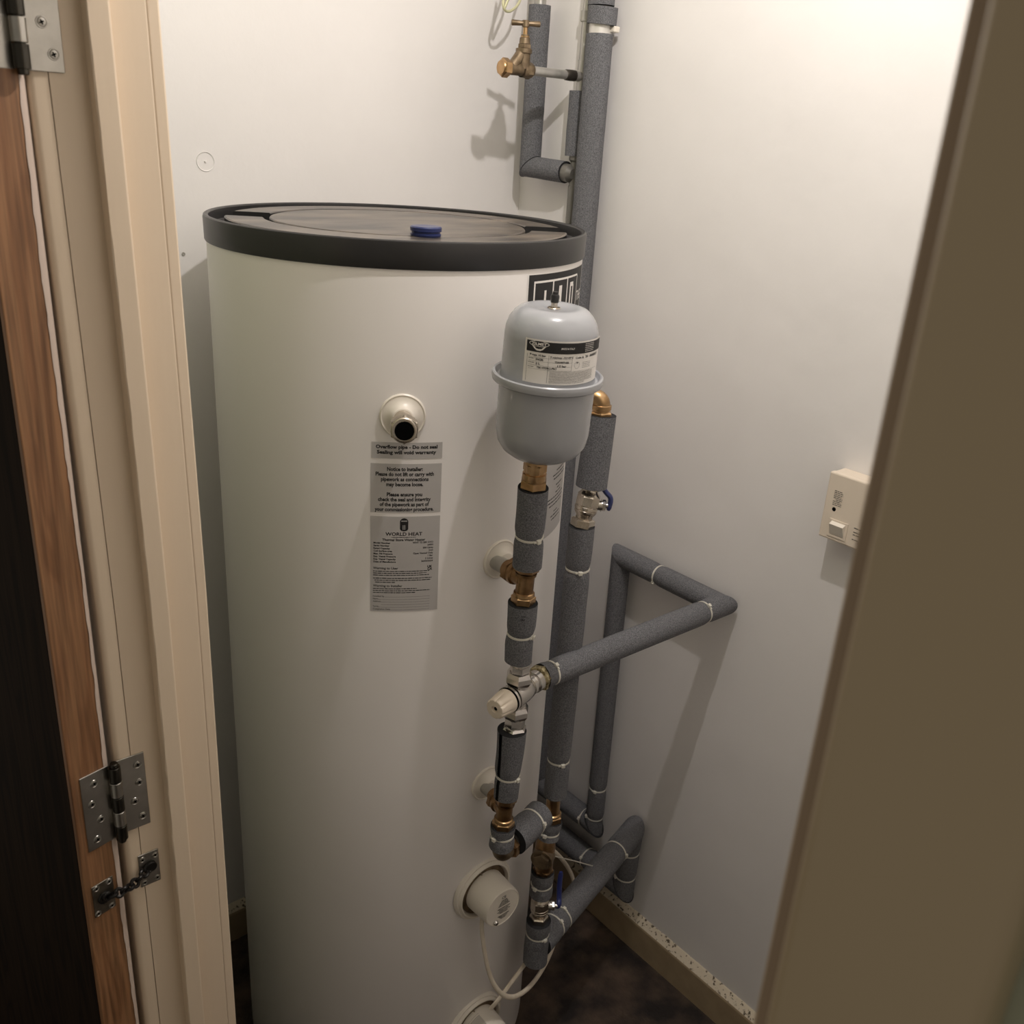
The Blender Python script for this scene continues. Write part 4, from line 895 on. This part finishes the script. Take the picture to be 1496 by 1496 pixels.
b = nb(); sbox(b, 0.14, 0.06, 0.44, 0.33, 0.0, 0.0012); rf = obj('rocker_frame', b, M['knob'], sw)
b = nb(); A_ = [sm(0.18, 0.10, 0.0012), sm(0.40, 0.10, 0.0012), sm(0.40, 0.30, 0.0012), sm(0.18, 0.30, 0.0012)]; B_ = [sm(0.18, 0.11, 0.0020), sm(0.40, 0.11, 0.0020), sm(0.40, 0.27, 0.0085), sm(0.18, 0.27, 0.0085)]
A_ = [b.verts.new(p) for p in A_]; B_ = [b.verts.new(p) for p in B_]; b.faces.new(B_)
for k in range(4): b.faces.new((A_[k], A_[(k + 1) % 4], B_[(k + 1) % 4], B_[k]))
obj('rocker', b, M['white'], sw)
b = nb(); lathe(b, [(0, 0.0034), (0.0004, 0.0030), (0.0004, 0)], sm(0.17, 0.47), (-1, 0, 0), 16); obj('indicator', b, M['hole'], sw)
b = nb(); g = lambda u, v, w_=0: sm(u / wd, v / wd, 0.0003)
for i in range(9): wordbars(b, g, wd * (0.13 if i != 5 else 0.17), wd * (0.27 if i % 3 else 0.25), wd * (0.74 - i * 0.026), 0.0014)
for i, v in enumerate((0.30, 0.24, 0.20, 0.13)): wordbars(b, g, wd * 0.53, wd * 0.9, wd * v, 0.0016)
wordbars(b, g, wd * 0.62, wd * 0.9, wd * 0.80, 0.0022)
obj('lettering', b, M['inkgrey'], sw)

# cables
def cable(label, pts, r=0.0036, m='cable'):
    b = nb(); sweep(b, catmull(pts, 8), r, 12, flat=0.72); return tag(obj('cable', b, M[m]), label, 'cable')
cable('white flex looping from the upper immersion cap behind the right riser',
      [IO1 + Vector((0.000, -0.022, -0.033)), ony(704, 1345, 0.930), ony(708, 1390, 0.922), ony(717, 1428, 0.916), ony(732, 1451, 0.912), ony(752, 1456, 0.915), ony(777, 1438, 0.93), ony(800, 1402, 0.955), ony(817, 1358, 0.99), ony(834, 1318, 1.06), ony(838, 1290, 1.08), ony(830, 1268, 1.08), ony(812, 1246, 1.06), ony(798, 1240, 1.04)], 0.0047)
cable('white flex running from the lower immersion cap up behind the right riser',
      [ony(716, 1474, 0.925), ony(727, 1462, 0.922), ony(748, 1434, 0.93), ony(772, 1402, 0.95), ony(795, 1374, 0.98), ony(806, 1350, 1.0)], 0.0045)
b = nb(); sweep(b, [ony(806, 1250, 0.965), ony(840, 1258, 0.985), ony(876, 1268, 1.0)], 0.0011, 8, flat=0.6)
tag(obj('tie_tail', b, M['tie']), 'thin white cable tie tail sticking out across the dark foam pipes', 'cable tie')

# wall plug ring left above the tank, and a nail hole
b = nb(); p = ony(300, 236, WY); lathe(b, [(0, 0.0155), (0.0012, 0.0150), (0.0006, 0.0140), (0.0002, 0.0135)], p, (0, -1, 0), 32); lathe(b, [(0.0, 0.0022), (0.0022, 0.0015), (0.0024, 0)], p, (0, -1, 0), 12)
tag(obj('filled_plug_hole', b, M['wall']), 'small filled screw hole in the white wall left above the tank', 'wall plug')
b = nb(); p = ony(268, 371, WY); lathe(b, [(0, 0.0030), (0.0015, 0.0028), (0.0015, 0.0016), (0.0003, 0)], p, (0, -1, 0), 16)
tag(obj('wall_plug', b, M['greyplastic']), 'tiny grey wall plug beside the left door frame', 'wall plug')

for o in bpy.data.objects:
    if '_o_' in o: del o['_o_']
    if o.parent and (o.name.startswith(('lettering', 'small_print', 'printed_text'))): o['kind'] = 'stuff'
